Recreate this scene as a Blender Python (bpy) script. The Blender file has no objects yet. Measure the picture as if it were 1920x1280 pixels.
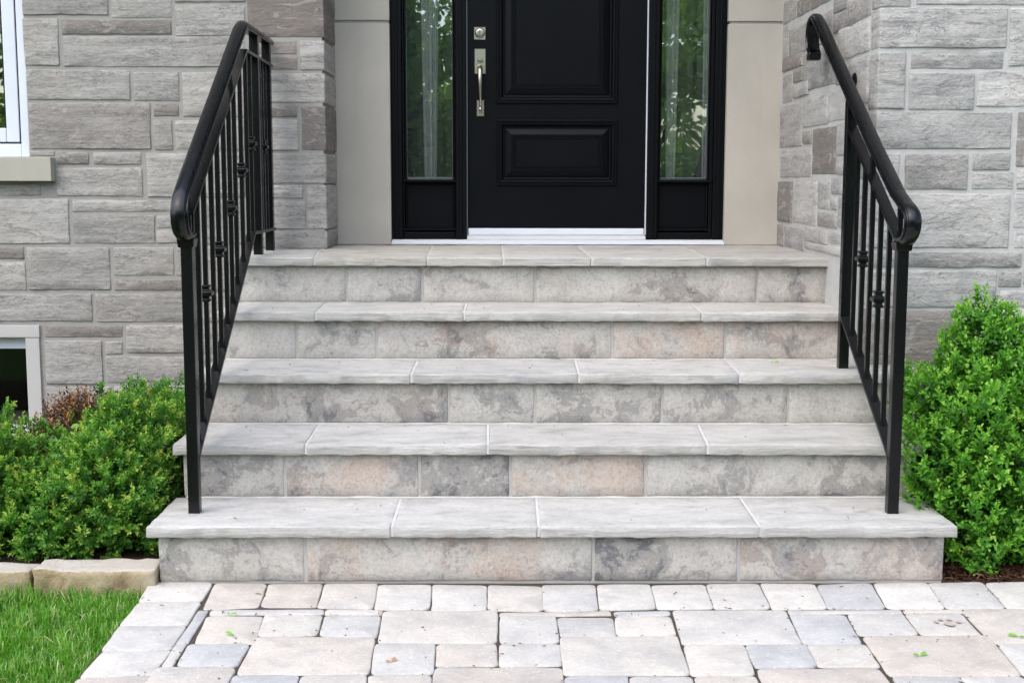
import bpy, bmesh, math, random
import numpy as np
from mathutils import Vector, Matrix, noise

random.seed(7)
scene = bpy.context.scene
C = scene.collection
R = math.radians

# ---------------------------------------------------------------- camera
cam_data = bpy.data.cameras.new('camera')
cam = bpy.data.objects.new('camera', cam_data)
C.objects.link(cam)
cam_data.sensor_width = 36.0
cam_data.lens = 2428.345 / 1920 * 36.0
cam_data.clip_start = 0.05
cam_data.clip_end = 500
PITCH, YAW, ROLL = 0.126164, 0.008363, 0.00183
fw = Vector((math.sin(YAW) * math.cos(PITCH), math.cos(YAW) * math.cos(PITCH), -math.sin(PITCH)))
rt = Vector((math.cos(YAW), -math.sin(YAW), 0))
up = rt.cross(fw)
rt2 = rt * math.cos(ROLL) + up * math.sin(ROLL)
up2 = up * math.cos(ROLL) - rt * math.sin(ROLL)
mw = Matrix((rt2, up2, -fw)).transposed().to_4x4()
mw.translation = Vector((0, -4.24364, 1.35798))
cam.matrix_world = mw
scene.camera = cam

# ---------------------------------------------------------------- sky, sun, exposure
SUN_EL, SUN_AZ = R(55), R(-38)      # azimuth from -y (in front of the house), negative = from the left
world = bpy.data.worlds.new('World')
scene.world = world
world.use_nodes = True
wn = world.node_tree
wn.nodes.clear()
sky = wn.nodes.new('ShaderNodeTexSky')
sky.sky_type = 'NISHITA'
sky.sun_disc = False
sky.sun_elevation = SUN_EL
sun_dir = Vector((math.sin(SUN_AZ) * math.cos(SUN_EL), -math.cos(SUN_AZ) * math.cos(SUN_EL), math.sin(SUN_EL)))
sky.sun_rotation = math.atan2(sun_dir.x, sun_dir.y)
sky.air_density = 1.0
sky.dust_density = 2.3
sky.ozone_density = 1.0
bg = wn.nodes.new('ShaderNodeBackground')
bg.inputs['Strength'].default_value = 0.14
wo = wn.nodes.new('ShaderNodeOutputWorld')
wn.links.new(sky.outputs[0], bg.inputs[0])
wn.links.new(bg.outputs[0], wo.inputs[0])
sun_data = bpy.data.lights.new('sun', 'SUN')
sun_data.energy = 1.0
sun_data.angle = R(95)
sun_data.color = (1.0, 0.975, 0.94)
sun = bpy.data.objects.new('sun', sun_data)
C.objects.link(sun)
sun.rotation_euler = sun_dir.to_track_quat('Z', 'Y').to_euler()
vs = scene.view_settings
vs.view_transform = 'Standard'
vs.look = 'None'
vs.gamma = 1.0
vs.use_curve_mapping = False
vs.exposure = 1.38
scene.render.engine = 'CYCLES'
scene.cycles.max_bounces = 6
scene.cycles.diffuse_bounces = 3
scene.cycles.glossy_bounces = 3
scene.cycles.transmission_bounces = 4
scene.cycles.transparent_max_bounces = 8

# ---------------------------------------------------------------- measured layout (metres)
# ashlar stones of the left facade: x0, x1, z0, z1, tone
FACADE = [
    [-2.275,-1.868,2.118,2.243,0.0], [-1.854,-1.565,2.105,2.244,0], [-1.554,-1.218,2.18,2.245,0],
    [-1.553,-1.221,2.022,2.166,0], [-1.208,-0.859,2.018,2.246,-0.5], [-2.276,-2.11,1.882,2.099,0],
    [-2.092,-1.57,2.028,2.095,-0.35], [-2.088,-1.227,1.877,2.02,0], [-1.209,-0.978,1.939,1.999,-0.3],
    [-1.211,-0.977,1.867,1.925,-0.45], [-0.962,-0.857,1.864,2.0,0], [-2.269,-1.777,1.72,1.862,0],
    [-1.761,-1.545,1.717,1.851,0], [-1.528,-1.232,1.642,1.852,0], [-1.214,-0.857,1.71,1.847,0],
    [-2.265,-1.686,1.488,1.706,-0.25], [-1.669,-1.549,1.644,1.701,-0.45], [-1.67,-1.582,1.484,1.625,0],
    [-1.567,-1.237,1.485,1.625,0], [-1.217,-0.982,1.641,1.696,-0.35], [-1.219,-0.979,1.483,1.628,0],
    [-0.961,-0.855,1.484,1.693,-0.4], [-2.269,-2.152,1.456,1.478,0], [-2.14,-1.989,1.415,1.474,-0.3],
    [-1.964,-1.737,1.415,1.472,0], [-2.15,-1.734,1.262,1.398,0], [-1.71,-1.455,1.259,1.47,0],
    [-1.441,-1.241,1.26,1.47,0], [-2.421,-2.224,1.265,1.32,0], [-1.223,-0.855,1.326,1.468,0],
    [-2.486,-2.095,1.033,1.249,0], [-2.076,-1.585,1.187,1.244,0], [-2.074,-1.68,1.034,1.172,0.1],
    [-1.67,-1.589,1.112,1.168,0], [-1.674,-1.473,1.036,1.1,0], [-1.572,-1.47,1.112,1.245,0],
    [-1.457,-1.247,1.036,1.245,0], [-1.226,-0.96,1.255,1.315,0], [-1.228,-0.949,1.105,1.241,0],
    [-0.941,-0.852,1.105,1.317,0], [-2.494,-2.319,0.959,1.017,-0.4], [-2.499,-2.315,0.805,0.944,0],
    [-2.306,-1.905,0.809,1.015,0], [-1.885,-1.595,0.878,1.016,0], [-1.889,-1.47,0.805,0.86,-0.4],
    [-1.582,-1.467,0.878,1.016,0], [-1.453,-1.235,0.806,1.018,0], [-1.217,-0.848,0.997,1.096,0],
    [-2.507,-2.0,0.654,0.789,0], [-1.983,-1.473,0.652,0.789,0], [-1.459,-1.18,0.652,0.789,0],
    [-2.234,-1.856,0.577,0.632,-0.4], [-2.238,-1.96,0.345,0.559,0], [-1.942,-1.859,0.493,0.553,0],
    [-1.838,-1.478,0.5,0.636,0], [-1.945,-1.551,0.351,0.481,0], [-1.536,-1.187,0.351,0.481,0],
    [-1.463,-1.184,0.5,0.637,0], [-2.244,-1.92,0.187,0.331,0], [-1.905,-1.555,0.187,0.335,0],
    [-1.541,-1.191,0.187,0.335,0], [-2.252,-1.788,-0.005,0.171,0], [-1.773,-1.393,-0.005,0.171,0],
]
# ashlar stones of the right wing front: x0, x1, z0, z1, tone
WING = [
    [1.433,1.544,1.998,2.067,0], [1.565,2.032,2.006,2.068,0], [1.432,1.913,1.846,1.994,-0.05],
    [1.926,2.071,1.78,1.995,0], [1.434,1.534,1.618,1.829,0], [1.554,1.906,1.768,1.835,0],
    [1.551,1.799,1.616,1.755,0], [1.81,2.081,1.627,1.761,0], [1.438,1.948,1.468,1.607,0],
    [1.973,2.092,1.4,1.608,-0.35], [1.443,1.526,1.315,1.45,0], [1.548,1.79,1.313,1.449,-0.12],
    [1.808,1.948,1.388,1.453,0], [1.809,1.966,1.316,1.379,0], [1.98,2.1,1.316,1.388,0],
    [1.451,1.959,1.089,1.298,0], [1.976,2.106,1.167,1.301,0], [1.981,2.112,1.089,1.151,0],
    [1.456,2.013,1.015,1.073,-0.12], [2.025,2.103,0.95,1.082,0], [1.46,1.919,0.86,1.001,0],
    [1.929,2.017,0.938,1.001,0.1], [1.936,2.11,0.86,0.923,0], [1.467,1.777,0.636,0.847,-0.45],
    [1.795,1.937,0.636,0.849,0], [1.947,2.115,0.733,0.849,0], [1.952,2.121,0.636,0.721,0],
    [1.474,1.752,0.489,0.621,0], [1.765,2.128,0.49,0.621,0], [1.48,1.832,0.342,0.474,0],
    [1.844,2.136,0.342,0.474,0], [1.485,1.766,0.187,0.326,0], [1.778,2.144,0.187,0.326,0],
    [1.492,1.847,-0.032,0.171,0], [1.86,2.154,-0.032,0.171,0],
]
# stones of the wing side beside the landing: y0, y1, z0, z1, tone
RETURN = [
    [2.312,2.464,1.013,1.119,-0.35], [1.872,2.298,1.014,1.116,0], [1.439,1.855,1.065,1.128,0],
    [1.228,1.425,1.076,1.135,0], [0.928,1.209,1.08,1.14,0], [1.21,1.847,1.028,1.064,-0.05],
    [2.156,2.477,1.135,1.339,-0.35], [1.655,2.131,1.141,1.349,0], [1.412,1.636,1.219,1.349,0],
    [1.207,1.4,1.288,1.358,0], [1.296,1.399,1.222,1.28,0.05], [1.284,1.621,1.142,1.204,-0.3],
    [1.111,1.269,1.149,1.285,0], [1.78,2.439,1.36,1.492,0], [1.339,1.761,1.372,1.577,-0.45],
    [1.784,1.956,1.517,1.572,-0.3], [1.982,2.491,1.509,1.714,0], [1.5,1.969,1.593,1.722,0],
    [1.168,1.491,1.598,1.729,0], [1.149,1.33,1.45,1.583,0], [1.135,1.319,1.372,1.444,0],
    [2.224,2.438,1.731,1.867,-0.15], [2.002,2.186,1.816,1.875,-0.35], [1.879,2.19,1.741,1.807,0],
    [2.015,2.452,1.887,1.951,-0.4], [1.389,1.996,1.76,1.945,-0.05], [1.172,1.372,1.75,1.816,-0.35],
    [0.778,1.157,1.649,1.832,-0.15], [2.334,2.466,1.956,2.115,-0.1], [1.452,2.317,1.948,2.079,-0.1],
    [0.827,1.36,1.847,1.979,0.05], [2.174,2.477,2.124,2.232,-0.2], [1.478,2.165,2.124,2.203,-0.45],  # last stone: a soft shadow is put into its dark tone
    [0.83,1.45,1.973,2.049,-0.15], [1.239,1.456,2.055,2.114,-0.2], [0.747,1.229,2.029,2.079,-0.2],
    [0.839,1.103,1.153,1.349,0], [0.67,0.912,1.09,1.151,0], [0.711,1.123,1.355,1.532,0],
    [0.83,1.142,1.545,1.626,0], [0.663,1.2,1.024,1.08,0],
]
# x of the vertical joints between riser stones, per step from the ground up
RISER_JOINTS = [
    [-0.659,0.311,0.803],
    [-0.785,-0.296,0.034,0.525],
    [-0.203,0.131,0.628,1.12],
    [-0.849,-0.518,0.462,0.932],
    [-0.682,-0.348,0.149,1.132],
]
# joints between tread slabs: x at the nosing, x at the back
TREAD_JOINTS = [
    [[-0.364,-0.365],[0.125,0.129],[0.867,0.873]],
    [[-0.702,-0.708],[-0.048,-0.052],[0.746,0.77]],
    [[-0.346,-0.346],[0.301,0.308],[0.924,0.937]],
    [[-0.763,-0.773],[-0.153,-0.155],[0.829,0.843]],
    [[-0.816,-0.932],[-0.323,-0.357],[0.009,0.003],[0.397,0.392],[0.902,0.927]],
]
# pavers: four corners in plan
PAVERS = [
    [[-1.185,0.005],[-0.974,0.004],[-0.967,-0.191],[-1.169,-0.191]], [[-1.166,-0.203],[-0.966,-0.199],[-0.962,-0.415],[-1.164,-0.421]],
    [[-1.163,-0.426],[-0.961,-0.42],[-0.956,-0.621],[-1.155,-0.632]], [[-1.15,-0.636],[-0.954,-0.627],[-0.961,-0.817],[-1.155,-0.834]],
    [[-1.153,-0.84],[-0.96,-0.822],[-0.969,-1.029],[-1.166,-1.037]], [[-0.957,-0.277],[-0.924,-0.280],[-0.920,-0.572],[-0.954,-0.572]],
    [[-0.953,-0.58],[-0.922,-0.580],[-0.918,-0.755],[-0.950,-0.755]], [[-0.964,-0.004],[-0.79,-0.005],[-0.773,-0.248],[-0.946,-0.27]],
    [[-0.782,-0.01],[-0.601,-0.01],[-0.59,-0.249],[-0.767,-0.248]], [[-0.592,-0.016],[-0.415,-0.016],[-0.406,-0.266],[-0.584,-0.254]],
    [[-0.411,-0.022],[-0.234,-0.022],[-0.227,-0.272],[-0.401,-0.271]], [[-0.23,-0.017],[-0.049,-0.025],[-0.046,-0.279],[-0.22,-0.279]],
    [[-0.043,-0.025],[0.137,-0.039],[0.132,-0.287],[-0.041,-0.282]], [[0.138,-0.03],[0.315,-0.022],[0.309,-0.282],[0.133,-0.289]],
    [[0.323,-0.031],[0.499,-0.031],[0.493,-0.266],[0.314,-0.282]], [[0.505,-0.031],[0.686,-0.023],[0.675,-0.266],[0.498,-0.271]],
    [[0.692,-0.023],[0.868,-0.018],[0.858,-0.267],[0.679,-0.271]], [[0.877,-0.013],[1.058,-0.019],[1.039,-0.267],[0.862,-0.272]],
    [[1.065,-0.024],[1.251,-0.008],[1.224,-0.268],[1.041,-0.272]], [[1.258,-0.008],[1.443,-0.003],[1.414,-0.268],[1.23,-0.268]],
    [[1.446,-0.009],[1.632,0.002],[1.61,-0.264],[1.42,-0.268]], [[1.638,-0.006],[1.826,0.007],[1.799,-0.264],[1.614,-0.269]],
    [[1.826,-0.007],[2.022,0.007],[1.996,-0.265],[1.804,-0.269]], [[-0.915,-0.274],[-0.561,-0.271],[-0.558,-0.318],[-0.911,-0.326]],
    [[-0.551,-0.276],[-0.374,-0.286],[-0.376,-0.328],[-0.55,-0.323]], [[-0.004,-0.3],[0.343,-0.29],[0.345,-0.331],[-0.004,-0.34]],
    [[0.359,-0.292],[0.533,-0.288],[0.53,-0.331],[0.357,-0.336]], [[0.911,-0.284],[1.265,-0.28],[1.266,-0.314],[0.909,-0.323]],
    [[1.278,-0.28],[1.46,-0.281],[1.458,-0.31],[1.274,-0.312]], [[-0.917,-0.336],[-0.742,-0.336],[-0.722,-0.573],[-0.901,-0.576]],
    [[-0.739,-0.325],[-0.558,-0.325],[-0.551,-0.504],[-0.727,-0.51]], [[-0.55,-0.335],[-0.377,-0.337],[-0.371,-0.526],[-0.542,-0.51]],
    [[-0.37,-0.29],[-0.012,-0.291],[-0.013,-0.575],[-0.361,-0.568]], [[-0.002,-0.345],[0.171,-0.34],[0.171,-0.57],[-0.002,-0.578]],
    [[-0.729,-0.516],[-0.376,-0.524],[-0.366,-0.814],[-0.730,-0.812]], [[-0.915,-0.58],[-0.736,-0.577],[-0.74,-0.757],[-0.909,-0.753]],
    [[-0.369,-0.578],[-0.193,-0.583],[-0.188,-0.814],[-0.358,-0.814]], [[-0.188,-0.583],[-0.013,-0.583],[-0.011,-0.754],[-0.181,-0.753]],
    [[-0.004,-0.584],[0.171,-0.583],[0.17,-0.751],[-0.004,-0.756]], [[-0.959,-0.76],[-0.738,-0.765],[-0.743,-1.03],[-0.969,-1.029]],
    [[-0.731,-0.82],[-0.555,-0.823],[-0.546,-1.031],[-0.737,-1.03]], [[-0.548,-0.826],[-0.37,-0.821],[-0.355,-1.032],[-0.539,-1.031]],
    [[-0.363,-0.823],[-0.191,-0.823],[-0.183,-1.032],[-0.348,-1.032]], [[-0.184,-0.763],[0.171,-0.763],[0.169,-1.042],[-0.184,-1.041]],
    [[0.176,-0.349],[0.348,-0.35],[0.343,-0.513],[0.177,-0.519]], [[0.356,-0.34],[0.528,-0.341],[0.525,-0.51],[0.347,-0.513]],
    [[0.544,-0.283],[0.9,-0.284],[0.884,-0.584],[0.534,-0.585]], [[0.176,-0.53],[0.524,-0.52],[0.522,-0.821],[0.174,-0.82]],
    [[0.907,-0.328],[1.08,-0.328],[1.062,-0.58],[0.889,-0.584]], [[1.088,-0.322],[1.263,-0.319],[1.255,-0.509],[1.072,-0.513]],
    [[1.271,-0.319],[1.449,-0.32],[1.44,-0.517],[1.263,-0.507]], [[1.460,-0.286],[1.859,-0.277],[1.822,-0.578],[1.450,-0.583]],
    [[0.535,-0.593],[0.713,-0.594],[0.701,-0.822],[0.525,-0.827]], [[0.717,-0.594],[0.894,-0.592],[0.885,-0.766],[0.711,-0.769]],
    [[0.898,-0.594],[1.071,-0.588],[1.061,-0.767],[0.889,-0.766]], [[1.079,-0.522],[1.457,-0.517],[1.433,-0.834],[1.071,-0.832]],
    [[1.461,-0.594],[1.668,-0.586],[1.62,-0.825],[1.438,-0.828]], [[0.715,-0.775],[1.056,-0.772],[1.059,-1.057],[0.7,-1.056]],
    [[1.075,-0.838],[1.255,-0.839],[1.264,-1.058],[1.066,-1.057]], [[1.261,-0.84],[1.433,-0.837],[1.449,-1.059],[1.27,-1.058]],
    [[1.438,-0.837],[1.623,-0.834],[1.621,-1.059],[1.455,-1.059]], [[0.175,-0.829],[0.347,-0.83],[0.33,-1.054],[0.17,-1.054]],
    [[0.354,-0.83],[0.523,-0.831],[0.521,-1.055],[0.337,-1.054]], [[0.531,-0.832],[0.7,-0.827],[0.693,-1.056],[0.528,-1.055]],
]
STEP_R, STEP_D, SLAB_T, NOSE, SIDE_NOSE = 0.2016, 0.365, 0.0382, 0.035, 0.030
XL, XR = -1.152, 1.498            # side faces of the steps
Y_FACADE, Y_WING, X_RETURN, Y_DOOR = 2.073, 0.7535, 1.431, 2.506
X_POST_RETURN = -0.846
LAND = 5 * STEP_R

# ---------------------------------------------------------------- helpers
class MB:
    """collects boxes, loops and tubes and links them as one mesh object"""
    def __init__(s):
        s.v, s.f = [], []
    def box(s, x0, x1, y0, y1, z0, z1):
        o = len(s.v)
        s.v += [(x0, y0, z0), (x1, y0, z0), (x1, y1, z0), (x0, y1, z0), (x0, y0, z1), (x1, y0, z1), (x1, y1, z1), (x0, y1, z1)]
        s.f += [tuple(o + i for i in q) for q in ((0, 3, 2, 1), (4, 5, 6, 7), (0, 1, 5, 4), (1, 2, 6, 5), (2, 3, 7, 6), (3, 0, 4, 7))]
        return s
    def sweep(s, rings, caps=True, closed=True):
        o = len(s.v); n = len(rings[0])
        for r in rings: s.v += [tuple(p) for p in r]
        for i in range(len(rings) - 1):
            for j in range(n if closed else n - 1):
                a = o + i * n + j; b = o + i * n + (j + 1) % n
                s.f.append((a, b, b + n, a + n))
        if caps:
            s.f.append(tuple(o + j for j in range(n))[::-1])
            s.f.append(tuple(o + (len(rings) - 1) * n + j for j in range(n)))
        return s
    def tube(s, pts, rad, n=8):
        rings = []
        for i, p in enumerate(pts):
            p = Vector(p)
            t = (Vector(pts[min(i + 1, len(pts) - 1)]) - Vector(pts[max(i - 1, 0)])).normalized()
            a = t.orthogonal().normalized() if i == 0 else (u - t * u.dot(t)).normalized()
            u = a; w = t.cross(u)
            r = rad[i] if isinstance(rad, (list, tuple)) else rad
            rings.append([p + (u * math.cos(k * 2 * math.pi / n) + w * math.sin(k * 2 * math.pi / n)) * r for k in range(n)])
        return s.sweep(rings)
    def square_lathe(s, cx, cy, prof, rot=math.pi / 4, n=4):
        rings = [[(cx + math.cos(rot + k * 2 * math.pi / n) * r * (1.41421 if n == 4 else 1), cy + math.sin(rot + k * 2 * math.pi / n) * r * (1.41421 if n == 4 else 1), z) for k in range(n)] for z, r in prof]
        return s.sweep(rings)
    def build(s, name, m, parent=None, smooth=False, bevel=0.0, segs=2):
        me = bpy.data.meshes.new(name)
        me.from_pydata(s.v, [], s.f)
        bm = bmesh.new(); bm.from_mesh(me)
        bmesh.ops.recalc_face_normals(bm, faces=bm.faces)
        bm.to_mesh(me); bm.free()
        return link(name, me, m, parent, smooth, bevel, segs)

def link(name, me, m, parent=None, smooth=False, bevel=0.0, segs=2):
    o = bpy.data.objects.new(name, me)
    C.objects.link(o)
    if m is not None and not me.materials: me.materials.append(m)
    if parent is not None: o.parent = parent
    if smooth:
        me.polygons.foreach_set('use_smooth', [True] * len(me.polygons))
    if bevel:
        b = o.modifiers.new('bevel', 'BEVEL'); b.width = bevel; b.segments = segs; b.limit_method = 'ANGLE'; b.angle_limit = R(40)
        me.polygons.foreach_set('use_smooth', [True] * len(me.polygons))
        w = o.modifiers.new('normals', 'WEIGHTED_NORMAL'); w.keep_sharp = True
    return o

def empty(name, loc=(0, 0, 0)):
    o = bpy.data.objects.new(name, None); C.objects.link(o); o.location = loc; o.empty_display_size = 0.1
    return o

def tag(o, label, cat, group=None):
    o['label'] = label; o['category'] = cat
    if group: o['group'] = group
    return o

def structure(o):
    o['kind'] = 'structure'; return o

def stuff(o):
    o['kind'] = 'stuff'; return o

def axis(L, res, b):
    n = max(1, int(round((L - 2 * b) / res)))
    return [0.0] + [b + (L - 2 * b) * i / n for i in range(n + 1)] + [L]

def block_mesh(name, size, res=0.028, bev=0.0035, amp=0.003, bulge=0.0, seed=0.0, face=1, freq=9.0, strata=2.4, warp=None, back=False, edge=0.0022, bulge_top=False):
    """a stone: lattice box whose visible faces are uneven. face: 1 = rock face looks to -y, 0 = looks to -x"""
    lx, ly, lz = size
    ax, ay, az = axis(lx, res, bev), axis(ly, res if face == 0 else res * 1.6, bev), axis(lz, res, bev)
    L = (ax, ay, az); N = [len(a) - 1 for a in L]
    idx, V, F = {}, [], []
    sd = Vector((seed * 13.1, seed * 7.7, seed * 3.3))
    def vert(i, j, k):
        key = (i, j, k)
        if key in idx: return idx[key]
        p = [L[0][i], L[1][j], L[2][k]]
        ext = [0 if q == 0 else (1 if q == N[a] else None) for a, q in enumerate((i, j, k))]
        cnt = sum(e is not None for e in ext)
        if cnt >= 2:
            pull = bev * (0.32 if cnt == 2 else 0.45)
            for a in range(3):
                if ext[a] is not None: p[a] += pull if ext[a] == 0 else -pull
        q = Vector((p[0] - lx / 2, p[1] - ly / 2, p[2] - lz / 2))
        nv = noise.noise_vector(q * freq + sd) * amp + noise.noise_vector(q * freq * 3.3 + sd) * edge
        out = q + nv
        if bulge:
            if face == 1 and ext[1] == 0:
                e = min(p[0], lx - p[0], p[2], lz - p[2])
                w = min(1.0, e / 0.008)
                f = noise.fractal(Vector((q.x * 3.2, 0, q.z * 3.2 * strata)) + sd, 0.9, 2.1, 5)
                r = 1 - abs(noise.noise(Vector((q.x * 4, 5, q.z * 9)) + sd))
                out.y -= bulge * w * (0.35 + 0.75 * f + 0.35 * max(0, r - 0.6))
            elif face == 0 and ext[0] == 0:
                e = min(p[1], ly - p[1], p[2], lz - p[2])
                w = min(1.0, e / 0.022)
                f = noise.fractal(Vector((0, q.y * 3.2, q.z * 3.2 * strata)) + sd, 0.9, 2.1, 5)
                out.x -= bulge * w * (0.35 + 0.75 * f)
        if warp: out = warp(out, p)
        idx[key] = len(V); V.append(out)
        return idx[key]
    for a in range(3):
        b, c = [q for q in range(3) if q != a]
        for end in (0, N[a]):
            if not back and ((face == 1 and a == 1 and end) or (face == 0 and a == 0 and end)): continue
            for i in range(N[b]):
                for j in range(N[c]):
                    quad = []
                    for di, dj in ((0, 0), (1, 0), (1, 1), (0, 1)):
                        t = [0, 0, 0]; t[a] = end; t[b] = i + di; t[c] = j + dj
                        quad.append(vert(*t))
                    flip = (a == 1) ^ (end == 0)
                    F.append(quad[::-1] if flip else quad)
    me = bpy.data.meshes.new(name)
    me.from_pydata(V, [], F)
    me.polygons.foreach_set('use_smooth', [True] * len(F))
    return me

# ---------------------------------------------------------------- materials
class NT:
    def __init__(s, name):
        s.m = bpy.data.materials.new(name); s.m.use_nodes = True
        s.t = s.m.node_tree; s.t.nodes.clear()
        s.out = s.t.nodes.new('ShaderNodeOutputMaterial')
    def n(s, kind, ins=None, **props):
        nd = s.t.nodes.new('ShaderNode' + kind)
        for k, v in props.items(): setattr(nd, k, v)
        for k, v in (ins or {}).items():
            sock = nd.inputs[k]
            if isinstance(v, bpy.types.NodeSocket): s.t.links.new(v, sock)
            else: sock.default_value = v
        return nd
    def math(s, op, a, b=0.0, clamp=False):
        nd = s.n('Math', {0: a, 1: b}, operation=op); nd.use_clamp = clamp
        return nd.outputs[0]
    def mix(s, fac, a, b, blend='MIX'):
        nd = s.t.nodes.new('ShaderNodeMix'); nd.data_type = 'RGBA'; nd.blend_type = blend
        for k, v in ((0, fac), (6, a), (7, b)):
            sock = nd.inputs[k]
            if isinstance(v, bpy.types.NodeSocket): s.t.links.new(v, sock)
            else: sock.default_value = v if k == 0 else ((*v, 1) if len(v) == 3 else v)
        return nd.outputs[2]
    def ramp(s, fac, stops, interp='LINEAR'):
        nd = s.n('ValToRGB', {0: fac}); cr = nd.color_ramp; cr.interpolation = interp
        while len(cr.elements) < len(stops): cr.elements.new(0.5)
        for e, (p, c) in zip(cr.elements, stops):
            e.position = p; e.color = (*c, 1) if not isinstance(c, (int, float)) else (c, c, c, 1)
        return nd.outputs[0]
    def coords(s, scale=(1, 1, 1), rand=True):
        co = s.n('TexCoord').outputs['Object']
        if rand:
            info = s.n('ObjectInfo')
            off = s.n('VectorMath', {0: s.n('CombineXYZ', {0: info.outputs['Random'], 1: s.math('MULTIPLY', info.outputs['Random'], 3.7), 2: s.math('MULTIPLY', info.outputs['Random'], 7.9)}).outputs[0], 1: (31, 31, 31)}, operation='MULTIPLY').outputs[0]
            co = s.n('VectorMath', {0: co, 1: off}, operation='ADD').outputs[0]
        s.co = co
        return co
    def scaled(s, sc):
        return s.n('VectorMath', {0: s.co, 1: sc}, operation='MULTIPLY').outputs[0]
    def noise(s, vec, scale, detail=4, rough=0.55, dist=0.0):
        return s.n('TexNoise', {'Vector': vec, 'Scale': scale, 'Detail': detail, 'Roughness': rough, 'Distortion': dist}).outputs[0]
    def bump(s, height, strength, dist=0.01, normal=None):
        ins = {'Height': height, 'Strength': strength, 'Distance': dist}
        if normal is not None: ins['Normal'] = normal
        return s.n('Bump', ins).outputs[0]
    def finish(s, color, rough=0.8, normal=None, spec=0.3, **kw):
        ins = {'Base Color': color if isinstance(color, bpy.types.NodeSocket) else (*color, 1), 'Roughness': rough, 'Specular IOR Level': spec}
        if normal is not None: ins['Normal'] = normal
        ins.update(kw)
        s.bsdf = s.n('BsdfPrincipled', ins)
        s.t.links.new(s.bsdf.outputs[0], s.out.inputs[0])
        return s.m

M = {}
def m_wall_stone(name, light, mid, dark, warm, relief=(13, 13, 24), strength=0.42, lines=0.34):
    s = NT(name); s.coords()
    info = s.n('ObjectInfo')
    tone = s.n('SeparateColor', {0: info.outputs['Color']}).outputs[0]
    st = s.noise(s.scaled((2.2, 2.2, 26)), 1.0, 5, 0.66, 0.5)
    st2 = s.noise(s.scaled((5, 5, 95)), 1.0, 4, 0.6, 0.25)
    bl = s.noise(s.co, 5.5, 5, 0.6, 0.4)
    fine = s.noise(s.scaled((52, 52, 74)), 1.0, 4, 0.78)
    f = s.math('ADD', s.math('MULTIPLY', st, 0.62), s.math('ADD', s.math('MULTIPLY', st2, lines), s.math('MULTIPLY', bl, 0.48 - lines)))
    f = s.math('ADD', f, s.math('MULTIPLY', s.math('SUBTRACT', fine, 0.5), 0.42))
    base = s.ramp(f, [(0.38, dark), (0.51, mid), (0.62, light), (0.74, tuple(min(1, c * 1.15) for c in light))])
    wfac = s.math('MULTIPLY', s.math('SUBTRACT', s.noise(s.co, 3.1, 3, 0.5), 0.45, True), 1.1, True)
    base = s.mix(wfac, base, warm)
    # darker, browner stones where the object's tone is low
    lowt = s.math('MULTIPLY', s.math('SUBTRACT', 0.5, tone, True), 2.0, True)
    brown = s.mix(s.math('MULTIPLY', st, 1.0), (0.105, 0.088, 0.078), (0.24, 0.205, 0.178))
    base = s.mix(lowt, base, brown)
    var = s.math('ADD', s.math('MULTIPLY', info.outputs['Random'], 0.36), 0.84)
    base = s.mix(1.0, base, s.n('CombineColor', {0: var, 1: var, 2: var}).outputs[0], 'MULTIPLY')
    chip = s.math('GREATER_THAN', s.noise(s.scaled((26, 26, 44)), 1.0, 5, 0.78, 1.2), 0.675)
    base = s.mix(s.math('MULTIPLY', chip, 0.5), base, (0.60, 0.58, 0.55))
    flake = s.math('GREATER_THAN', s.noise(s.scaled((9, 9, 21)), 1.0, 5, 0.72, 0.8), 0.575)
    base = s.mix(s.math('MULTIPLY', flake, 0.30), base, tuple(min(1, c * 1.28) for c in light))
    crack = s.math('LESS_THAN', s.math('ABSOLUTE', s.math('SUBTRACT', s.noise(s.scaled((3.5, 3.5, 16)), 1.0, 6, 0.6, 0.9), 0.5)), 0.006)
    base = s.mix(s.math('MULTIPLY', crack, 0.5), base, (0.09, 0.08, 0.075))
    # arrises chipped pale by the mason's chisel
    arris = s.math('MULTIPLY', s.math('SUBTRACT', s.n('NewGeometry').outputs['Pointiness'], 0.53, True), 9.0, True)
    arris = s.math('MULTIPLY', arris, s.math('MULTIPLY', s.math('SUBTRACT', s.noise(s.co, 30, 4, 0.7), 0.38, True), 4.0, True))
    base = s.mix(s.math('MULTIPLY', arris, 0.55), base, (0.60, 0.585, 0.555))
    h = s.math('ADD', s.math('MULTIPLY', s.noise(s.scaled(relief), 1.0, 5, 0.68, 0.5), 1.0), s.math('MULTIPLY', st2, 0.22))
    h = s.math('SUBTRACT', h, s.math('MULTIPLY', crack, 0.12))
    b = s.bump(h, strength, 0.020)
    b = s.bump(s.math('ADD', s.math('MULTIPLY', fine, 1.0), s.math('MULTIPLY', flake, 0.35)), 0.5, 0.007, b)
    return s.finish(base, 0.88, b, 0.25)
M['facade_stone'] = m_wall_stone('facade_stone', (0.375, 0.358, 0.330), (0.305, 0.291, 0.270), (0.205, 0.195, 0.182), (0.36, 0.318, 0.265))
M['wing_stone'] = m_wall_stone('wing_stone', (0.43, 0.415, 0.39), (0.355, 0.345, 0.33), (0.255, 0.247, 0.238), (0.42, 0.385, 0.34), (15, 15, 19), 0.55, 0.16)

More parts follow.
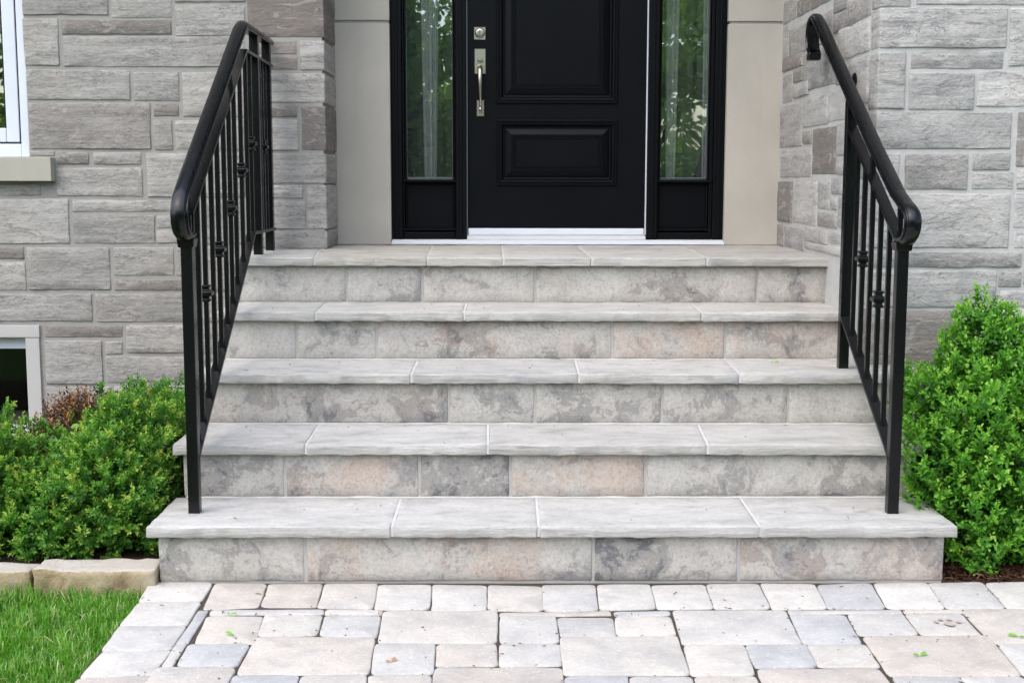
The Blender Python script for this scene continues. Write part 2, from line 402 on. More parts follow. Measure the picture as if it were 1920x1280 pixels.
def m_mortar(name, col):
    s = NT(name); s.coords(rand=False)
    a = s.noise(s.co, 14, 5, 0.7); f = s.noise(s.co, 90, 3, 0.75)
    c = s.mix(a, tuple(x * 0.70 for x in col), tuple(x * 1.18 for x in col))
    c = s.mix(s.math('MULTIPLY', f, 0.35), c, tuple(x * 0.6 for x in col))
    return s.finish(c, 0.95, s.bump(s.math('ADD', f, a), 0.5, 0.004), 0.15)
M['mortar'] = m_mortar('mortar', (0.36, 0.345, 0.315))
M['mortar_pale'] = m_mortar('mortar_pale', (0.52, 0.51, 0.49))
M['step_mortar'] = m_mortar('step_mortar', (0.44, 0.425, 0.395))
M['white_grout'] = m_mortar('white_grout', (0.60, 0.59, 0.565))

def m_riser():
    s = NT('riser_stone'); s.coords()
    info = s.n('ObjectInfo')
    sep = s.n('SeparateColor', {0: info.outputs['Color']})
    tone, pink = sep.outputs[0], sep.outputs[1]
    w = s.n('TexNoise', {'Vector': s.co, 'Scale': 5.0, 'Detail': 4.0, 'Roughness': 0.55})
    wv = s.n('VectorMath', {0: w.outputs[1], 1: (0.5, 0.5, 0.5)}, operation='SUBTRACT').outputs[0]
    wc = s.n('VectorMath', {0: s.co, 1: s.n('VectorMath', {0: wv, 1: (0.30, 0.30, 0.24)}, operation='MULTIPLY').outputs[0]}, operation='ADD').outputs[0]
    n1 = s.noise(wc, 4.6, 8, 0.69, 0.4)
    n1 = s.math('ADD', n1, s.math('MULTIPLY', s.math('SUBTRACT', tone, 0.36), 0.30))
    n2 = s.noise(wc, 24, 5, 0.76, 0.3)
    g = s.math('ADD', s.math('MULTIPLY', n1, 0.86), s.math('MULTIPLY', n2, 0.14))
    base = s.ramp(g, [(0.36, (0.10, 0.10, 0.105)), (0.440, (0.205, 0.20, 0.196)), (0.446, (0.285, 0.272, 0.255)), (0.510, (0.335, 0.316, 0.289)), (0.516, (0.43, 0.405, 0.367)), (0.62, (0.515, 0.49, 0.447))])
    # weathered layer edges
    ring = s.math('ABSOLUTE', s.math('SUBTRACT', s.math('FRACT', s.math('MULTIPLY', g, 15.0)), 0.5))
    edge = s.math('LESS_THAN', ring, 0.05)
    gate = s.math('GREATER_THAN', s.noise(s.co, 7, 3, 0.5), 0.5)
    base = s.mix(s.math('MULTIPLY', s.math('MULTIPLY', edge, gate), 0.6), base, (0.54, 0.525, 0.49))
    pk = s.math('MULTIPLY', s.math('MULTIPLY', s.math('SUBTRACT', s.noise(s.co, 4.2, 6, 0.7, 0.6), 0.45, True), 6.5, True), s.math('MULTIPLY', pink, 0.68), True)
    base = s.mix(pk, base, s.mix(n2, (0.38, 0.25, 0.18), (0.57, 0.43, 0.335)))
    fine = s.noise(s.co, 85, 4, 0.8)
    base = s.mix(s.math('MULTIPLY', s.math('SUBTRACT', fine, 0.47, True), 2.2, True), base, (0.17, 0.165, 0.16))
    pale = s.math('GREATER_THAN', s.noise(s.co, 46, 5, 0.78, 0.8), 0.60)
    base = s.mix(s.math('MULTIPLY', pale, 0.35), base, (0.58, 0.56, 0.52))
    b = s.bump(s.math('ADD', g, s.math('MULTIPLY', edge, 0.05)), 0.6, 0.016)
    b = s.bump(fine, 0.5, 0.005, b)
    return s.finish(base, 0.85, b, 0.25)
M['riser_stone'] = m_riser()

def m_tread():
    s = NT('tread_stone'); s.coords()
    info = s.n('ObjectInfo')
    sep = s.n('SeparateColor', {0: info.outputs['Color']})
    st = s.noise(s.scaled((4.5, 10, 60)), 1.0, 7, 0.72, 0.9)
    bl = s.noise(s.scaled((1.0, 1.6, 2.0)), 4.0, 6, 0.6, 0.5)
    f = s.math('ADD', s.math('MULTIPLY', st, 0.65), s.math('MULTIPLY', bl, 0.35))
    base = s.ramp(f, [(0.36, (0.30, 0.291, 0.272)), (0.45, (0.415, 0.403, 0.377)), (0.55, (0.48, 0.467, 0.438)), (0.68, (0.54, 0.527, 0.50))])
    blue = s.math('MULTIPLY', s.math('SUBTRACT', s.noise(s.scaled((1.4, 4, 2)), 3.0, 7, 0.6, 1.2), 0.57, True), 6.0, True)
    base = s.mix(s.math('MULTIPLY', blue, 0.6), base, (0.31, 0.325, 0.35))
    var = s.math('ADD', s.math('MULTIPLY', info.outputs['Random'], 0.12), s.math('ADD', 0.69, s.math('MULTIPLY', sep.outputs[0], 0.5)))
    base = s.mix(1.0, base, s.n('CombineColor', {0: var, 1: s.math('MULTIPLY', var, s.math('SUBTRACT', 1.0, s.math('MULTIPLY', sep.outputs[1], 0.025))), 2: s.math('MULTIPLY', var, s.math('SUBTRACT', 1.0, s.math('MULTIPLY', sep.outputs[1], 0.10)))}).outputs[0], 'MULTIPLY')
    fine = s.noise(s.scaled((60, 85, 110)), 1.0, 4, 0.8)
    base = s.mix(s.math('MULTIPLY', s.math('SUBTRACT', fine, 0.47, True), 1.7, True), base, (0.25, 0.24, 0.225))
    # split faces of the slab edges look a little darker and dirtier
    dirt = s.math('GREATER_THAN', s.noise(s.co, 30, 6, 0.75, 0.4), 0.685)
    base = s.mix(s.math('MULTIPLY', dirt, 0.35), base, (0.2, 0.19, 0.175))
    b = s.bump(st, 0.8, 0.010)
    b = s.bump(fine, 0.45, 0.005, b)
    return s.finish(base, 0.82, b, 0.28)
M['tread_stone'] = m_tread()

def m_paver():
    s = NT('paver_concrete'); s.coords()
    info = s.n('ObjectInfo')
    bl = s.noise(s.co, 9, 5, 0.6, 0.4)
    base = s.mix(1.0, info.outputs['Color'], s.ramp(bl, [(0.3, (0.80, 0.80, 0.82)), (0.55, (1, 1, 1)), (0.75, (1.08, 1.06, 1.03))]), 'MULTIPLY')
    blu = s.math('MULTIPLY', s.math('SUBTRACT', s.noise(s.co, 5.0, 3, 0.5), 0.5, True), 2.6, True)
    base = s.mix(s.math('MULTIPLY', blu, 0.5), base, (0.46, 0.462, 0.465))
    fine = s.noise(s.co, 75, 4, 0.82)
    base = s.mix(s.math('MULTIPLY', s.math('SUBTRACT', fine, 0.46, True), 2.0, True), base, (0.34, 0.315, 0.285))
    fib = s.math('GREATER_THAN', s.noise(s.scaled((40, 75, 30)), 1.0, 3, 0.65, 2.4), 0.635)
    base = s.mix(s.math('MULTIPLY', fib, 0.55), base, (0.78, 0.77, 0.75))
    pit = s.math('LESS_THAN', s.noise(s.co, 42, 4, 0.7), 0.32)
    base = s.mix(s.math('MULTIPLY', pit, 0.4), base, (0.25, 0.22, 0.19))
    b = s.bump(s.math('SUBTRACT', fine, s.math('MULTIPLY', pit, 0.4)), 0.6, 0.005)
    return s.finish(base, 0.9, b, 0.2)
M['paver'] = m_paver()

def m_cast(name, col, mott=0.1):
    s = NT(name); s.coords()
    a = s.noise(s.co, 3.5, 5, 0.55, 0.3); f = s.noise(s.co, 110, 3, 0.75)
    c = s.mix(a, tuple(x * (1 - mott) for x in col), tuple(x * (1 + mott) for x in col))
    c = s.mix(s.math('MULTIPLY', f, 0.22), c, tuple(x * 0.55 for x in col))
    stain = s.math('MULTIPLY', s.math('SUBTRACT', s.noise(s.scaled((7, 7, 1.6)), 1.0, 5, 0.65, 0.4), 0.5, True), 2.2, True)
    c = s.mix(s.math('MULTIPLY', stain, 0.5), c, tuple(x * 0.72 for x in col))
    sp = s.math('GREATER_THAN', s.noise(s.co, 26, 4, 0.7), 0.69)
    c = s.mix(s.math('MULTIPLY', sp, 0.25), c, tuple(min(1, x * 1.35) for x in col))
    return s.finish(c, 0.88, s.bump(f, 0.25, 0.003), 0.25)
M['limestone'] = m_cast('cut_limestone', (0.465, 0.434, 0.378), 0.16)
M['sill_stone'] = m_cast('sill_limestone', (0.42, 0.395, 0.33), 0.1)
M['pale_stone'] = m_cast('pale_limestone', (0.50, 0.485, 0.455), 0.1)

def m_edging():
    s = NT('edging_sandstone'); s.coords()
    geo = s.n('NewGeometry')
    a = s.noise(s.co, 8, 7, 0.65, 0.5)
    base = s.ramp(a, [(0.32, (0.22, 0.165, 0.095)), (0.46, (0.40, 0.31, 0.18)), (0.58, (0.47, 0.385, 0.25)), (0.70, (0.52, 0.46, 0.36))])
    sawn = s.mix(s.noise(s.co, 5, 4, 0.5), (0.50, 0.44, 0.36), (0.56, 0.53, 0.49))
    topf = s.n('SeparateXYZ', {0: geo.outputs['True Normal']}).outputs[2]
    base = s.mix(s.math('GREATER_THAN', topf, 0.75), base, sawn)
    fine = s.noise(s.co, 160, 4, 0.7)
    base = s.mix(s.math('MULTIPLY', fine, 0.3), base, (0.18, 0.14, 0.09))
    return s.finish(base, 0.9, s.bump(s.math('ADD', a, s.math('MULTIPLY', fine, 0.3)), 0.9, 0.018), 0.2)
M['edging'] = m_edging()

def m_paint(name, col, rough=0.35, spec=0.5, tex=0.06, scale=140):
    s = NT(name); s.coords()
    f = s.noise(s.co, scale, 3, 0.6); a = s.noise(s.co, 6, 4, 0.6)
    rr = s.math('ADD', s.math('MULTIPLY', a, 0.16), rough - 0.08)
    c = s.mix(s.math('MULTIPLY', a, 0.5), col, tuple(min(1, x * 1.35) for x in col))
    return s.finish(c, rr, s.bump(f, tex, 0.003), spec)
M['iron'] = m_paint('black_iron_paint', (0.0022, 0.0024, 0.0034), 0.27, 0.36, 0.06, 90)
M['door_black'] = m_paint('black_door_paint', (0.0020, 0.0023, 0.0034), 0.40, 0.13, 0.05, 220)
M['vinyl'] = m_paint('white_vinyl', (0.60, 0.63, 0.68), 0.35, 0.4, 0.02)
M['aluminium'] = m_paint('mill_aluminium', (0.55, 0.56, 0.57), 0.42, 0.5, 0.03)
M['glass_edge'] = m_paint('glass_edge_spacer', (0.16, 0.18, 0.18), 0.5, 0.4, 0.02)
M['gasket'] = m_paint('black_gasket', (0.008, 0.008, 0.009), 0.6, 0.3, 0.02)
M['soffit'] = m_paint('soffit_paint', (0.55, 0.53, 0.5), 0.6, 0.3, 0.02)
s = NT('satin_nickel'); s.coords()
f = s.noise(s.co, 300, 2, 0.5)
M['nickel'] = s.finish((0.52, 0.47, 0.39), 0.30, s.bump(f, 0.05, 0.001), 0.5, Metallic=1.0)
s = NT('dark_keyway'); M['keyway'] = s.finish((0.02, 0.02, 0.02), 0.5)

def m_glass(name, ior):
    s = NT(name); s.coords(rand=False)
    wob = s.noise(s.co, 2.4, 2, 0.4)
    nb = s.bump(wob, 0.10, 0.02)
    r0 = ((ior - 1) / (ior + 1)) ** 2        # thin pane: the same from both sides
    fr = s.math('ADD', r0, s.math('MULTIPLY', 1 - r0, s.math('POWER', s.n('LayerWeight', {'Blend': 0.5}).outputs['Facing'], 5.0)))
    tr = s.n('BsdfTransparent', {0: (0.93, 0.96, 0.94, 1)})
    gl = s.n('BsdfGlossy', {0: (0.92, 1.0, 0.95, 1), 'Roughness': 0.012, 'Normal': nb})
    mx = s.n('MixShader', {0: fr, 1: tr.outputs[0], 2: gl.outputs[0]})
    s.t.links.new(mx.outputs[0], s.out.inputs[0])
    return s.m
M['glass'] = m_glass('window_glass', 3.7)
M['cellar_glass'] = m_glass('cellar_glass', 1.55)
s = NT('sheer_curtain_fabric'); s.coords(rand=False)
wv = s.noise(s.scaled((120, 120, 900)), 1.0, 2, 0.6)
tr = s.n('BsdfTransparent'); df = s.n('BsdfTranslucent', {0: (0.8, 0.82, 0.84, 1)}); d2 = s.n('BsdfDiffuse', {0: (0.78, 0.81, 0.83, 1)})
md = s.n('MixShader', {0: 0.55, 1: df.outputs[0], 2: d2.outputs[0]})
mx = s.n('MixShader', {0: s.math('ADD', 0.46, s.math('MULTIPLY', wv, 0.4)), 1: tr.outputs[0], 2: md.outputs[0]})
s.t.links.new(mx.outputs[0], s.out.inputs[0]); M['sheer'] = s.m
M['thin_sheer'] = s.m.copy(); M['thin_sheer'].name = 'thin_sheer_fabric'
for nd in M['thin_sheer'].node_tree.nodes:
    if nd.type == 'MATH' and nd.operation == 'ADD': nd.inputs[0].default_value = -0.04
s = NT('interior_paint'); s.coords(); M['interior'] = s.finish(s.mix(s.noise(s.co, 2, 2), (0.10, 0.09, 0.08), (0.15, 0.135, 0.12)), 0.8)

def m_leaf(name, dark, mid, bright, tip, trans=0.36, rough=0.42):
    s = NT(name)
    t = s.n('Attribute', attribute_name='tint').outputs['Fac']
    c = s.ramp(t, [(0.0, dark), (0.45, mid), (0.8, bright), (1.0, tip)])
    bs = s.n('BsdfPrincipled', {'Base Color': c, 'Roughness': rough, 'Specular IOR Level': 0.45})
    tl = s.n('BsdfTranslucent', {0: s.mix(1.0, c, (1.3, 1.45, 0.6), 'MULTIPLY')})
    mx = s.n('MixShader', {0: trans, 1: bs.outputs[0], 2: tl.outputs[0]})
    s.t.links.new(mx.outputs[0], s.out.inputs[0])
    return s.m
M['leaf_box'] = m_leaf('boxwood_leaf', (0.013, 0.052, 0.012), (0.062, 0.20, 0.026), (0.165, 0.37, 0.045), (0.44, 0.53, 0.10))
M['leaf_bright'] = m_leaf('bright_boxwood_leaf', (0.016, 0.075, 0.010), (0.085, 0.26, 0.026), (0.18, 0.44, 0.045), (0.36, 0.60, 0.09))
M['leaf_bronze'] = m_leaf('bronzed_leaf', (0.03, 0.032, 0.014), (0.085, 0.042, 0.022), (0.16, 0.065, 0.028), (0.48, 0.22, 0.07), 0.2)
M['leaf_tan'] = m_leaf('dead_leaf', (0.22, 0.11, 0.04), (0.36, 0.18, 0.06), (0.5, 0.27, 0.10), (0.6, 0.36, 0.16), 0.2)
M['grass'] = m_leaf('grass_blade', (0.034, 0.11, 0.010), (0.10, 0.29, 0.022), (0.21, 0.44, 0.05), (0.52, 0.56, 0.28), 0.40, 0.36)
M['tree_leaf'] = m_leaf('tree_leaf', (0.13, 0.21, 0.08), (0.21, 0.33, 0.12), (0.28, 0.42, 0.16), (0.34, 0.48, 0.20), 0.6, 0.5)
def m_bark(name, a, b):
    s = NT(name); s.coords(rand=False)
    f = s.noise(s.scaled((30, 30, 6)), 1.0, 6, 0.65)
    return s.finish(s.mix(f, a, b), 0.9, s.bump(f, 0.6, 0.01), 0.2)
M['twig'] = m_bark('twig_bark', (0.16, 0.11, 0.055), (0.30, 0.22, 0.12))
M['bark'] = m_bark('tree_bark', (0.06, 0.05, 0.04), (0.16, 0.13, 0.10))
def m_soil(name, a, b, sc=40):
    s = NT(name); s.coords(rand=False)
    f = s.noise(s.co, sc, 8, 0.7); g = s.noise(s.co, 4, 4, 0.6)
    return s.finish(s.mix(s.math('MULTIPLY', s.math('ADD', f, g), 0.5), a, b), 0.95, s.bump(f, 0.9, 0.02), 0.15)
M['soil'] = m_soil('garden_soil', (0.012, 0.009, 0.007), (0.06, 0.04, 0.028))
M['joint_sand'] = m_soil('joint_sand', (0.035, 0.027, 0.020), (0.17, 0.14, 0.11), 70)
M['turf'] = m_soil('turf_ground', (0.03, 0.055, 0.012), (0.075, 0.14, 0.03), 24)
s = NT('mulch_chip'); s.coords(rand=False)
t = s.n('Attribute', attribute_name='tint').outputs['Fac']
M['mulch'] = s.finish(s.ramp(t, [(0, (0.03, 0.013, 0.008)), (0.5, (0.085, 0.036, 0.02)), (0.85, (0.16, 0.08, 0.045)), (1, (0.30, 0.20, 0.13))]), 0.85, s.bump(s.noise(s.co, 200, 4), 0.6, 0.004), 0.2)
s = NT('debris_flake'); s.coords(rand=False)
t = s.n('Attribute', attribute_name='tint').outputs['Fac']
M['debris'] = s.finish(s.ramp(t, [(0, (0.03, 0.018, 0.012)), (0.5, (0.12, 0.05, 0.025)), (1, (0.28, 0.13, 0.06))]), 0.8)
s = NT('mud_mark'); s.coords(rand=False); M['mud'] = s.finish(s.mix(s.noise(s.co, 90, 4), (0.33, 0.26, 0.21), (0.47, 0.41, 0.36)), 0.9)

# ---------------------------------------------------------------- the ground
g = MB(); g.v = [(-90, -110, -0.09), (90, -110, -0.09), (90, 60, -0.09), (-90, 60, -0.09)]; g.f = [(0, 1, 2, 3)]
structure(g.build('ground', M['turf']))

def sheet(name, m, x0, x1, y0, y1, z, res=0.05, amp=0.008, seed=0, keep=None):
    nx, ny = max(1, int((x1 - x0) / res)), max(1, int((y1 - y0) / res))
    V = []; F = []
    for j in range(ny + 1):
        for i in range(nx + 1):
            x = x0 + (x1 - x0) * i / nx; y = y0 + (y1 - y0) * j / ny
            V.append((x, y, z + amp * noise.fractal(Vector((x * 5 + seed, y * 5, seed)), 1, 2, 3)))
    for j in range(ny):
        for i in range(nx):
            a = j * (nx + 1) + i
            F.append((a, a + 1, a + nx + 2, a + nx + 1))
    mb = MB(); mb.v = V; mb.f = F
    return structure(mb.build(name, m, smooth=True))
sheet('garden_bed', M['soil'], -4.2, XL + 0.01, 0.02, Y_FACADE + 0.02, 0.015, 0.06, 0.02, 3)
sheet('mulch_bed', M['soil'], XR - 0.02, 3.6, 0.012, Y_WING + 0.02, -0.012, 0.05, 0.012, 5)
sheet('lawn', M['turf'], -4.2, -1.158, -2.6, -0.02, -0.064, 0.08, 0.004, 9)

# paving: a sand bed with one object per paver
paving = structure(sheet('paving', M['joint_sand'], -1.160, 3.4, -2.7, 0.03, -0.0050, 0.07, 0.0015, 1))
PAV_COL = [(0.525, 0.48, 0.42), (0.54, 0.507, 0.452), (0.52, 0.498, 0.458), (0.49, 0.473, 0.444), (0.445, 0.442, 0.432), (0.56, 0.535, 0.488), (0.515, 0.463, 0.40)]
def paver(quad, seed, col):
    rnd = random.Random(seed)
    q = [Vector((x, y)) for x, y in quad]
    cen = sum(q, Vector((0, 0))) / 4
    # pull joints in, then round the corners
    w = min((q[1] - q[0]).length, (q[2] - q[1]).length)
    q = [cen + (p - cen) * (1 + 0.0036 / max(0.02, (p - cen).length)) for p in q]
    rad = min(0.022, w * 0.3)
    pts = []
    for i in range(4):
        p, a, b = q[i], q[i - 1], q[(i + 1) % 4]
        r = rad * rnd.uniform(0.6, 1.35)
        da, db = (a - p).normalized(), (b - p).normalized()
        for k in range(4):
            t = k / 3
            pts.append(p + da * r * (1 - t) ** 2 + db * r * t ** 2 + (da + db) * 0.0)
        L = (b - p).length
        m = max(1, int(L / 0.05))
        for k in range(1, m):
            e = p + (b - p) * (k / m)
            if (e - p).length > r and (e - b).length > r * 1.3: pts.append(e)
    nrm = []
    n = len(pts)
    zt = rnd.uniform(-0.002, 0.002); tx, ty = rnd.uniform(-0.006, 0.006), rnd.uniform(-0.006, 0.006)
    V = []
    rings = [(0.0, -0.05), (0.0, -0.006), (0.0016, -0.0014), (0.0062, 0.0)]
    for ins, z in rings:
        for p in pts:
            d = (cen - p); L = d.length
            pp = p + d / L * ins
            jit = noise.noise_vector(Vector((pp.x * 38, pp.y * 38, seed * 1.7))) * (0.0028 if ins < 0.006 else 0.0015)
            if ins > 0.006: jit.z = 0
            V.append((pp.x - cen.x + jit.x, pp.y - cen.y + jit.y, z + zt + (pp.x - cen.x) * tx + (pp.y - cen.y) * ty + jit.z * 0.5))
    F = []
    for k in range(3):
        for j in range(n):
            F.append((k * n + j, k * n + (j + 1) % n, (k + 1) * n + (j + 1) % n, (k + 1) * n + j))
    V.append((0, 0, zt)); c = len(V) - 1
    for j in range(n): F.append((3 * n + j, 3 * n + (j + 1) % n, c))
    mb = MB(); mb.v = V; mb.f = F
    o = mb.build('paver', M['paver'], paving, smooth=True)
    o.location = (cen.x, cen.y, 0)
    k_ = rnd.uniform(0.94, 1.05); o.color = (*[x * k_ for x in col], 1)
    return o
PAV_PICK = {1: 5, 2: 3, 0: 5, 3: 5, 7: 0, 8: 0, 9: 1, 10: 5, 11: 2, 12: 1, 13: 3, 14: 2, 15: 5, 16: 2, 17: 5, 18: 4, 19: 5, 20: 3, 21: 5, 29: 0, 30: 1, 31: 3, 32: 1, 33: 2, 34: 0, 35: 4, 36: 2, 37: 0, 38: 2, 44: 3, 45: 1, 46: 2, 47: 1, 48: 4, 49: 2, 50: 1, 51: 0, 52: 1, 53: 4, 54: 1, 55: 6, 56: 2, 57: 6, 58: 3, 59: 2, 40: 4, 41: 1, 42: 0, 43: 0, 39: 0}
for i, q in enumerate(PAVERS):
    paver(q, i + 1, PAV_COL[PAV_PICK.get(i, i * 5 % 7)])
# courses that run on towards the viewer below the picture's lower edge
rr = random.Random(4)
y = -1.07
while y > -2.5:
    h = rr.choice((0.18, 0.24)); x = -1.165
    while x < 2.2:
        w = rr.choice((0.18, 0.24, 0.36))
        paver([(x, y), (x + w - 0.008, y), (x + w - 0.008, y - h + 0.008), (x, y - h + 0.008)], rr.randrange(1000), rr.choice(PAV_COL))
        x += w
    y -= h
for y0, y1 in ((-0.84, -0.60), (-1.06, -0.85), (-0.575, -0.285), (-0.265, -0.01)):
    x = 1.86 if y0 < -0.3 else 2.02
    while x < 3.0:
        paver([(x, y1), (x + 0.232, y1), (x + 0.232, y0), (x, y0)], rr.randrange(1000), rr.choice(PAV_COL)); x += 0.24

# ---------------------------------------------------------------- the steps
steps = empty('stone_steps', (0.17, 0, 0))
tag(steps, 'grey limestone front steps of five flagstone treads leading up to the black door', 'steps')
RISER_TONE = {(0, 0): (.47, .0), (0, 1): (.46, .8), (0, 2): (.42, .1), (0, 3): (.45, .45), (1, 0): (.50, .1), (1, 1): (.60, .85), (1, 2): (.24, .1), (1, 3): (.66, .75), (1, 4): (.42, 0), (2, 0): (.40, .25), (2, 1): (.62, 0), (2, 2): (.50, 0), (2, 3): (.66, 0), (2, 4): (.62, 0), (3, 0): (.60, .1), (3, 1): (.58, 0), (3, 2): (.48, .5), (3, 3): (.74, .9), (3, 4): (.62, .6), (4, 0): (.62, 0), (4, 1): (.56, 0), (4, 2): (.66, .05), (4, 3): (.56, .1), (4, 4): (.56, .1)}
TREAD_TONE = {(2, 1): (.38, 0), (4, 1): (.5, .9), (4, 2): (.5, .8), (0, 0): (.62, 0), (0, 1): (.64, 0), (0, 2): (.62, 0), (0, 3): (.6, 0), (1, 0): (.56, 0), (1, 1): (.58, 0)}
sx = steps.location.x
def child_at(me, name, m, parent, loc, base):
    o = link(name, me, m, parent)
    o.location = Vector(loc) - Vector(base)
    return o
for k in range(5):
    y0 = k * STEP_D
    right = XR if k < 3 else X_RETURN + 0.02
    ztop = (k + 1) * STEP_R
    yback = (k + 1) * STEP_D + 0.004 if k < 4 else Y_DOOR + 0.06
    core = MB().box(XL + 0.004 - sx, right - 0.004 - sx, y0 + 0.0032, yback + 0.0015, -0.06, ztop - SLAB_T + 0.001).build('step', M['step_mortar'], steps)
    js = [XL] + RISER_JOINTS[k] + [right - 0.001]
    for i in range(len(js) - 1):
        a, b = js[i] + (0.0 if i == 0 else 0.005), js[i + 1] - (0.005 if i < len(js) - 2 else 0.0)
        z0, z1 = k * STEP_R + 0.004, ztop - SLAB_T - 0.003
        dep = 0.03
        if k < 2 and (i == 0 or i == len(js) - 2): dep = STEP_D - 0.01      # corner stones show their ends
        me = block_mesh('riser_stone', (b - a, dep, z1 - z0), 0.035, 0.0045, 0.0018, 0.0045, k * 11 + i + 1, 1, 8, 1.0, edge=0.0014)
        o = child_at(me, 'riser_stone', M['riser_stone'], core, ((a + b) / 2, y0 + dep / 2, (z0 + z1) / 2), (sx, 0, 0))
        t = RISER_TONE.get((k, i), (.5, 0)); o.color = (t[0], t[1], 0, 1)
    tj = [[XL - SIDE_NOSE] * 2] + TREAD_JOINTS[k] + [[(XR + SIDE_NOSE) if k < 2 else (right - 0.002)] * 2]
    if k == 2: tj[-1] = [XR, XR]
    yf = y0 - NOSE
    for i in range(len(tj) - 1):
        g0, g1 = (0.0045 if i else 0), (0.0045 if i < len(tj) - 2 else 0)
        af, ab, bf, bb = tj[i][0] + g0, tj[i][1] + g0, tj[i + 1][0] - g1, tj[i + 1][1] - g1
        lx, ly = bf - af, yback - yf
        cx = (af + bf) / 2
        def warp(p, raw, af=af, ab=ab, bf=bf, bb=bb, lx=lx, ly=ly, cx=cx):
            t = raw[0] / lx; v = raw[1] / ly
            want = (af + (ab - af) * v) * (1 - t) + (bf + (bb - bf) * v) * t - cx
            return Vector((p.x + want - (raw[0] - lx / 2), p.y, p.z))
        rough = 0.009 if k == 4 else 0.0035
        me = block_mesh('tread_slab', (lx, ly, SLAB_T), 0.020, 0.0045, 0.0016, rough, 40 + k * 9 + i, 1, 7, 1.5, warp=warp, edge=0.0034)
        me.set_sharp_from_angle(angle=R(36))
        o = child_at(me, 'tread_slab', M['tread_stone'], core, (cx, (yf + yback) / 2, ztop - SLAB_T / 2), (sx, 0, 0))
        t = TREAD_TONE.get((k, i), (.5, .15)); o.color = (t[0], t[1], 0, 1)
        if i:
            mb = MB(); w = 0.0052
            z1, z0 = ztop - 0.0022, ztop - SLAB_T + 0.003
            fx, bx_ = tj[i][0] - sx, tj[i][1] - sx
            mb.sweep([[(fx - w, yf + 0.004, z0), (fx + w, yf + 0.004, z0), (fx + w, yf + 0.005, z1), (fx - w, yf + 0.005, z1)], [(bx_ - w, yback, z0), (bx_ + w, yback, z0), (bx_ + w, yback, z1), (bx_ - w, yback, z1)]])
            mb.build('mortar_joint', M['white_grout'], core)
    if k < 4:
        # grout fillet where the tread meets the next riser
        mb = MB(); n = 60; V = []
        rx = (XR if k < 2 else X_RETURN)
        rings = []
        for i in range(n + 1):
            x = XL + 0.01 + (rx - XL - 0.02) * i / n
            w = 0.004 + 0.003 * noise.noise(Vector((x * 9, k, 0))); h = 0.004 + 0.003 * noise.noise(Vector((x * 11, k, 4)))
            rings.append([(x - sx, yback + 0.003, ztop - 0.004), (x - sx, yback - 0.005 - w, ztop - 0.004), (x - sx, yback - 0.006 - w, ztop + 0.0008), (x - sx, yback - 0.003, ztop + h)])
        mb.sweep(rings).build('grout_line', M['white_grout'] if k < 3 else M['step_mortar'], core, smooth=False)

# ---------------------------------------------------------------- the house
house = empty('house', (0, 3.0, 0))
tag(house, 'grey ashlar limestone house front with black entrance door and white windows', 'house')
HB = Vector((0, 3.0, 0))
def hpart(mb, name, m, parent=house, **kw):
    mb.v = [(x, y - 3.0, z) for x, y, z in mb.v]
    return mb.build(name, m, parent, **kw)
def wall_stone(wall, x0, x1, z0, z1, tone, seed, mat, yf, depth=0.05, bulge=0.010, proud=0.0):
    if x1 - x0 < 0.02 or z1 - z0 < 0.015: return
    depth += 0.0
    me = block_mesh('stone', (x1 - x0, depth, z1 - z0), 0.026 if depth < 0.3 else 0.034, min(0.0035, (z1 - z0) * 0.2), 0.002, bulge * min(1, (z1 - z0) / 0.1), seed, 1, 7)
    me.set_sharp_from_angle(angle=R(34))
    o = link('stone', me, mat, wall)
    o.location = ((x0 + x1) / 2, yf + depth / 2 - 3.0 - proud, (z0 + z1) / 2)
    o.color = (max(0, min(1, 0.5 + tone * 0.9)), 0, 0, 1)
    return o
def fill(rects, x0, x1, z0, z1, seed):
    """random coursed ashlar for wall that the photograph does not reach"""
    r = random.Random(seed); z = z0
    while z < z1 - 0.03:
        h = min(r.choice((0.07, 0.14, 0.15, 0.21)), z1 - z)
        x = x0
        while x < x1 - 0.04:
            w = r.uniform(0.22, 0.62)
            if x + w > x1 - 0.15: w = x1 - x
            rects.append([x + 0.006, x + w - 0.006, z + 0.006, z + h - 0.006, -0.35 if r.random() < 0.15 else 0]); x += w
        z += h

TOP = 4.0
WX0 = -3.25                                     # left end of the picture window
# facade wall core with openings for the two windows
wc = MB(); yb0, yb1 = Y_FACADE + 0.0025, Y_DOOR + 0.3
wc.box(-4.2, WX0, yb0, yb1, -0.06, TOP).box(-2.272, X_POST_RETURN - 0.012, yb0, yb1, -0.06, TOP)
wc.box(WX0 + 0.001, -2.273, yb0, yb1, 0.639, 1.42).box(WX0 + 0.001, -2.273, yb0, yb1, 2.95, TOP).box(WX0 + 0.001, -2.90, yb0, yb1, -0.06, 0.638).box(-2.899, -2.273, yb0, yb1, -0.06, 0.08)
facade = hpart(wc, 'facade_wall', M['mortar'])
rects = [list(r) for r in FACADE]
fill(rects, -2.27, -0.853, 2.262, TOP, 11); fill(rects, -4.2, WX0, 0.0, TOP, 12); fill(rects, WX0, -2.51, 0.66, 1.32, 13); fill(rects, WX0, -2.905, 0.0, 0.64, 14)
for i, (x0, x1, z0, z1, tone) in enumerate(rects):
    deep = x1 > -0.87
    if deep: x1 = X_POST_RETURN
    if z1 > 2.25 and z0 < 2.245 and i < 5: z1 = 2.25
    if x0 > -1.26 and z0 < 1.0 and z1 > 1.0 and deep: z0 = LAND + 0.004
    wall_stone(facade, x0, x1, z0, z1, tone, i + 200, M['facade_stone'], Y_FACADE, Y_DOOR - Y_FACADE - 0.02 if deep else 0.05, 0.006, random.Random(i).uniform(-0.0005, 0.004))
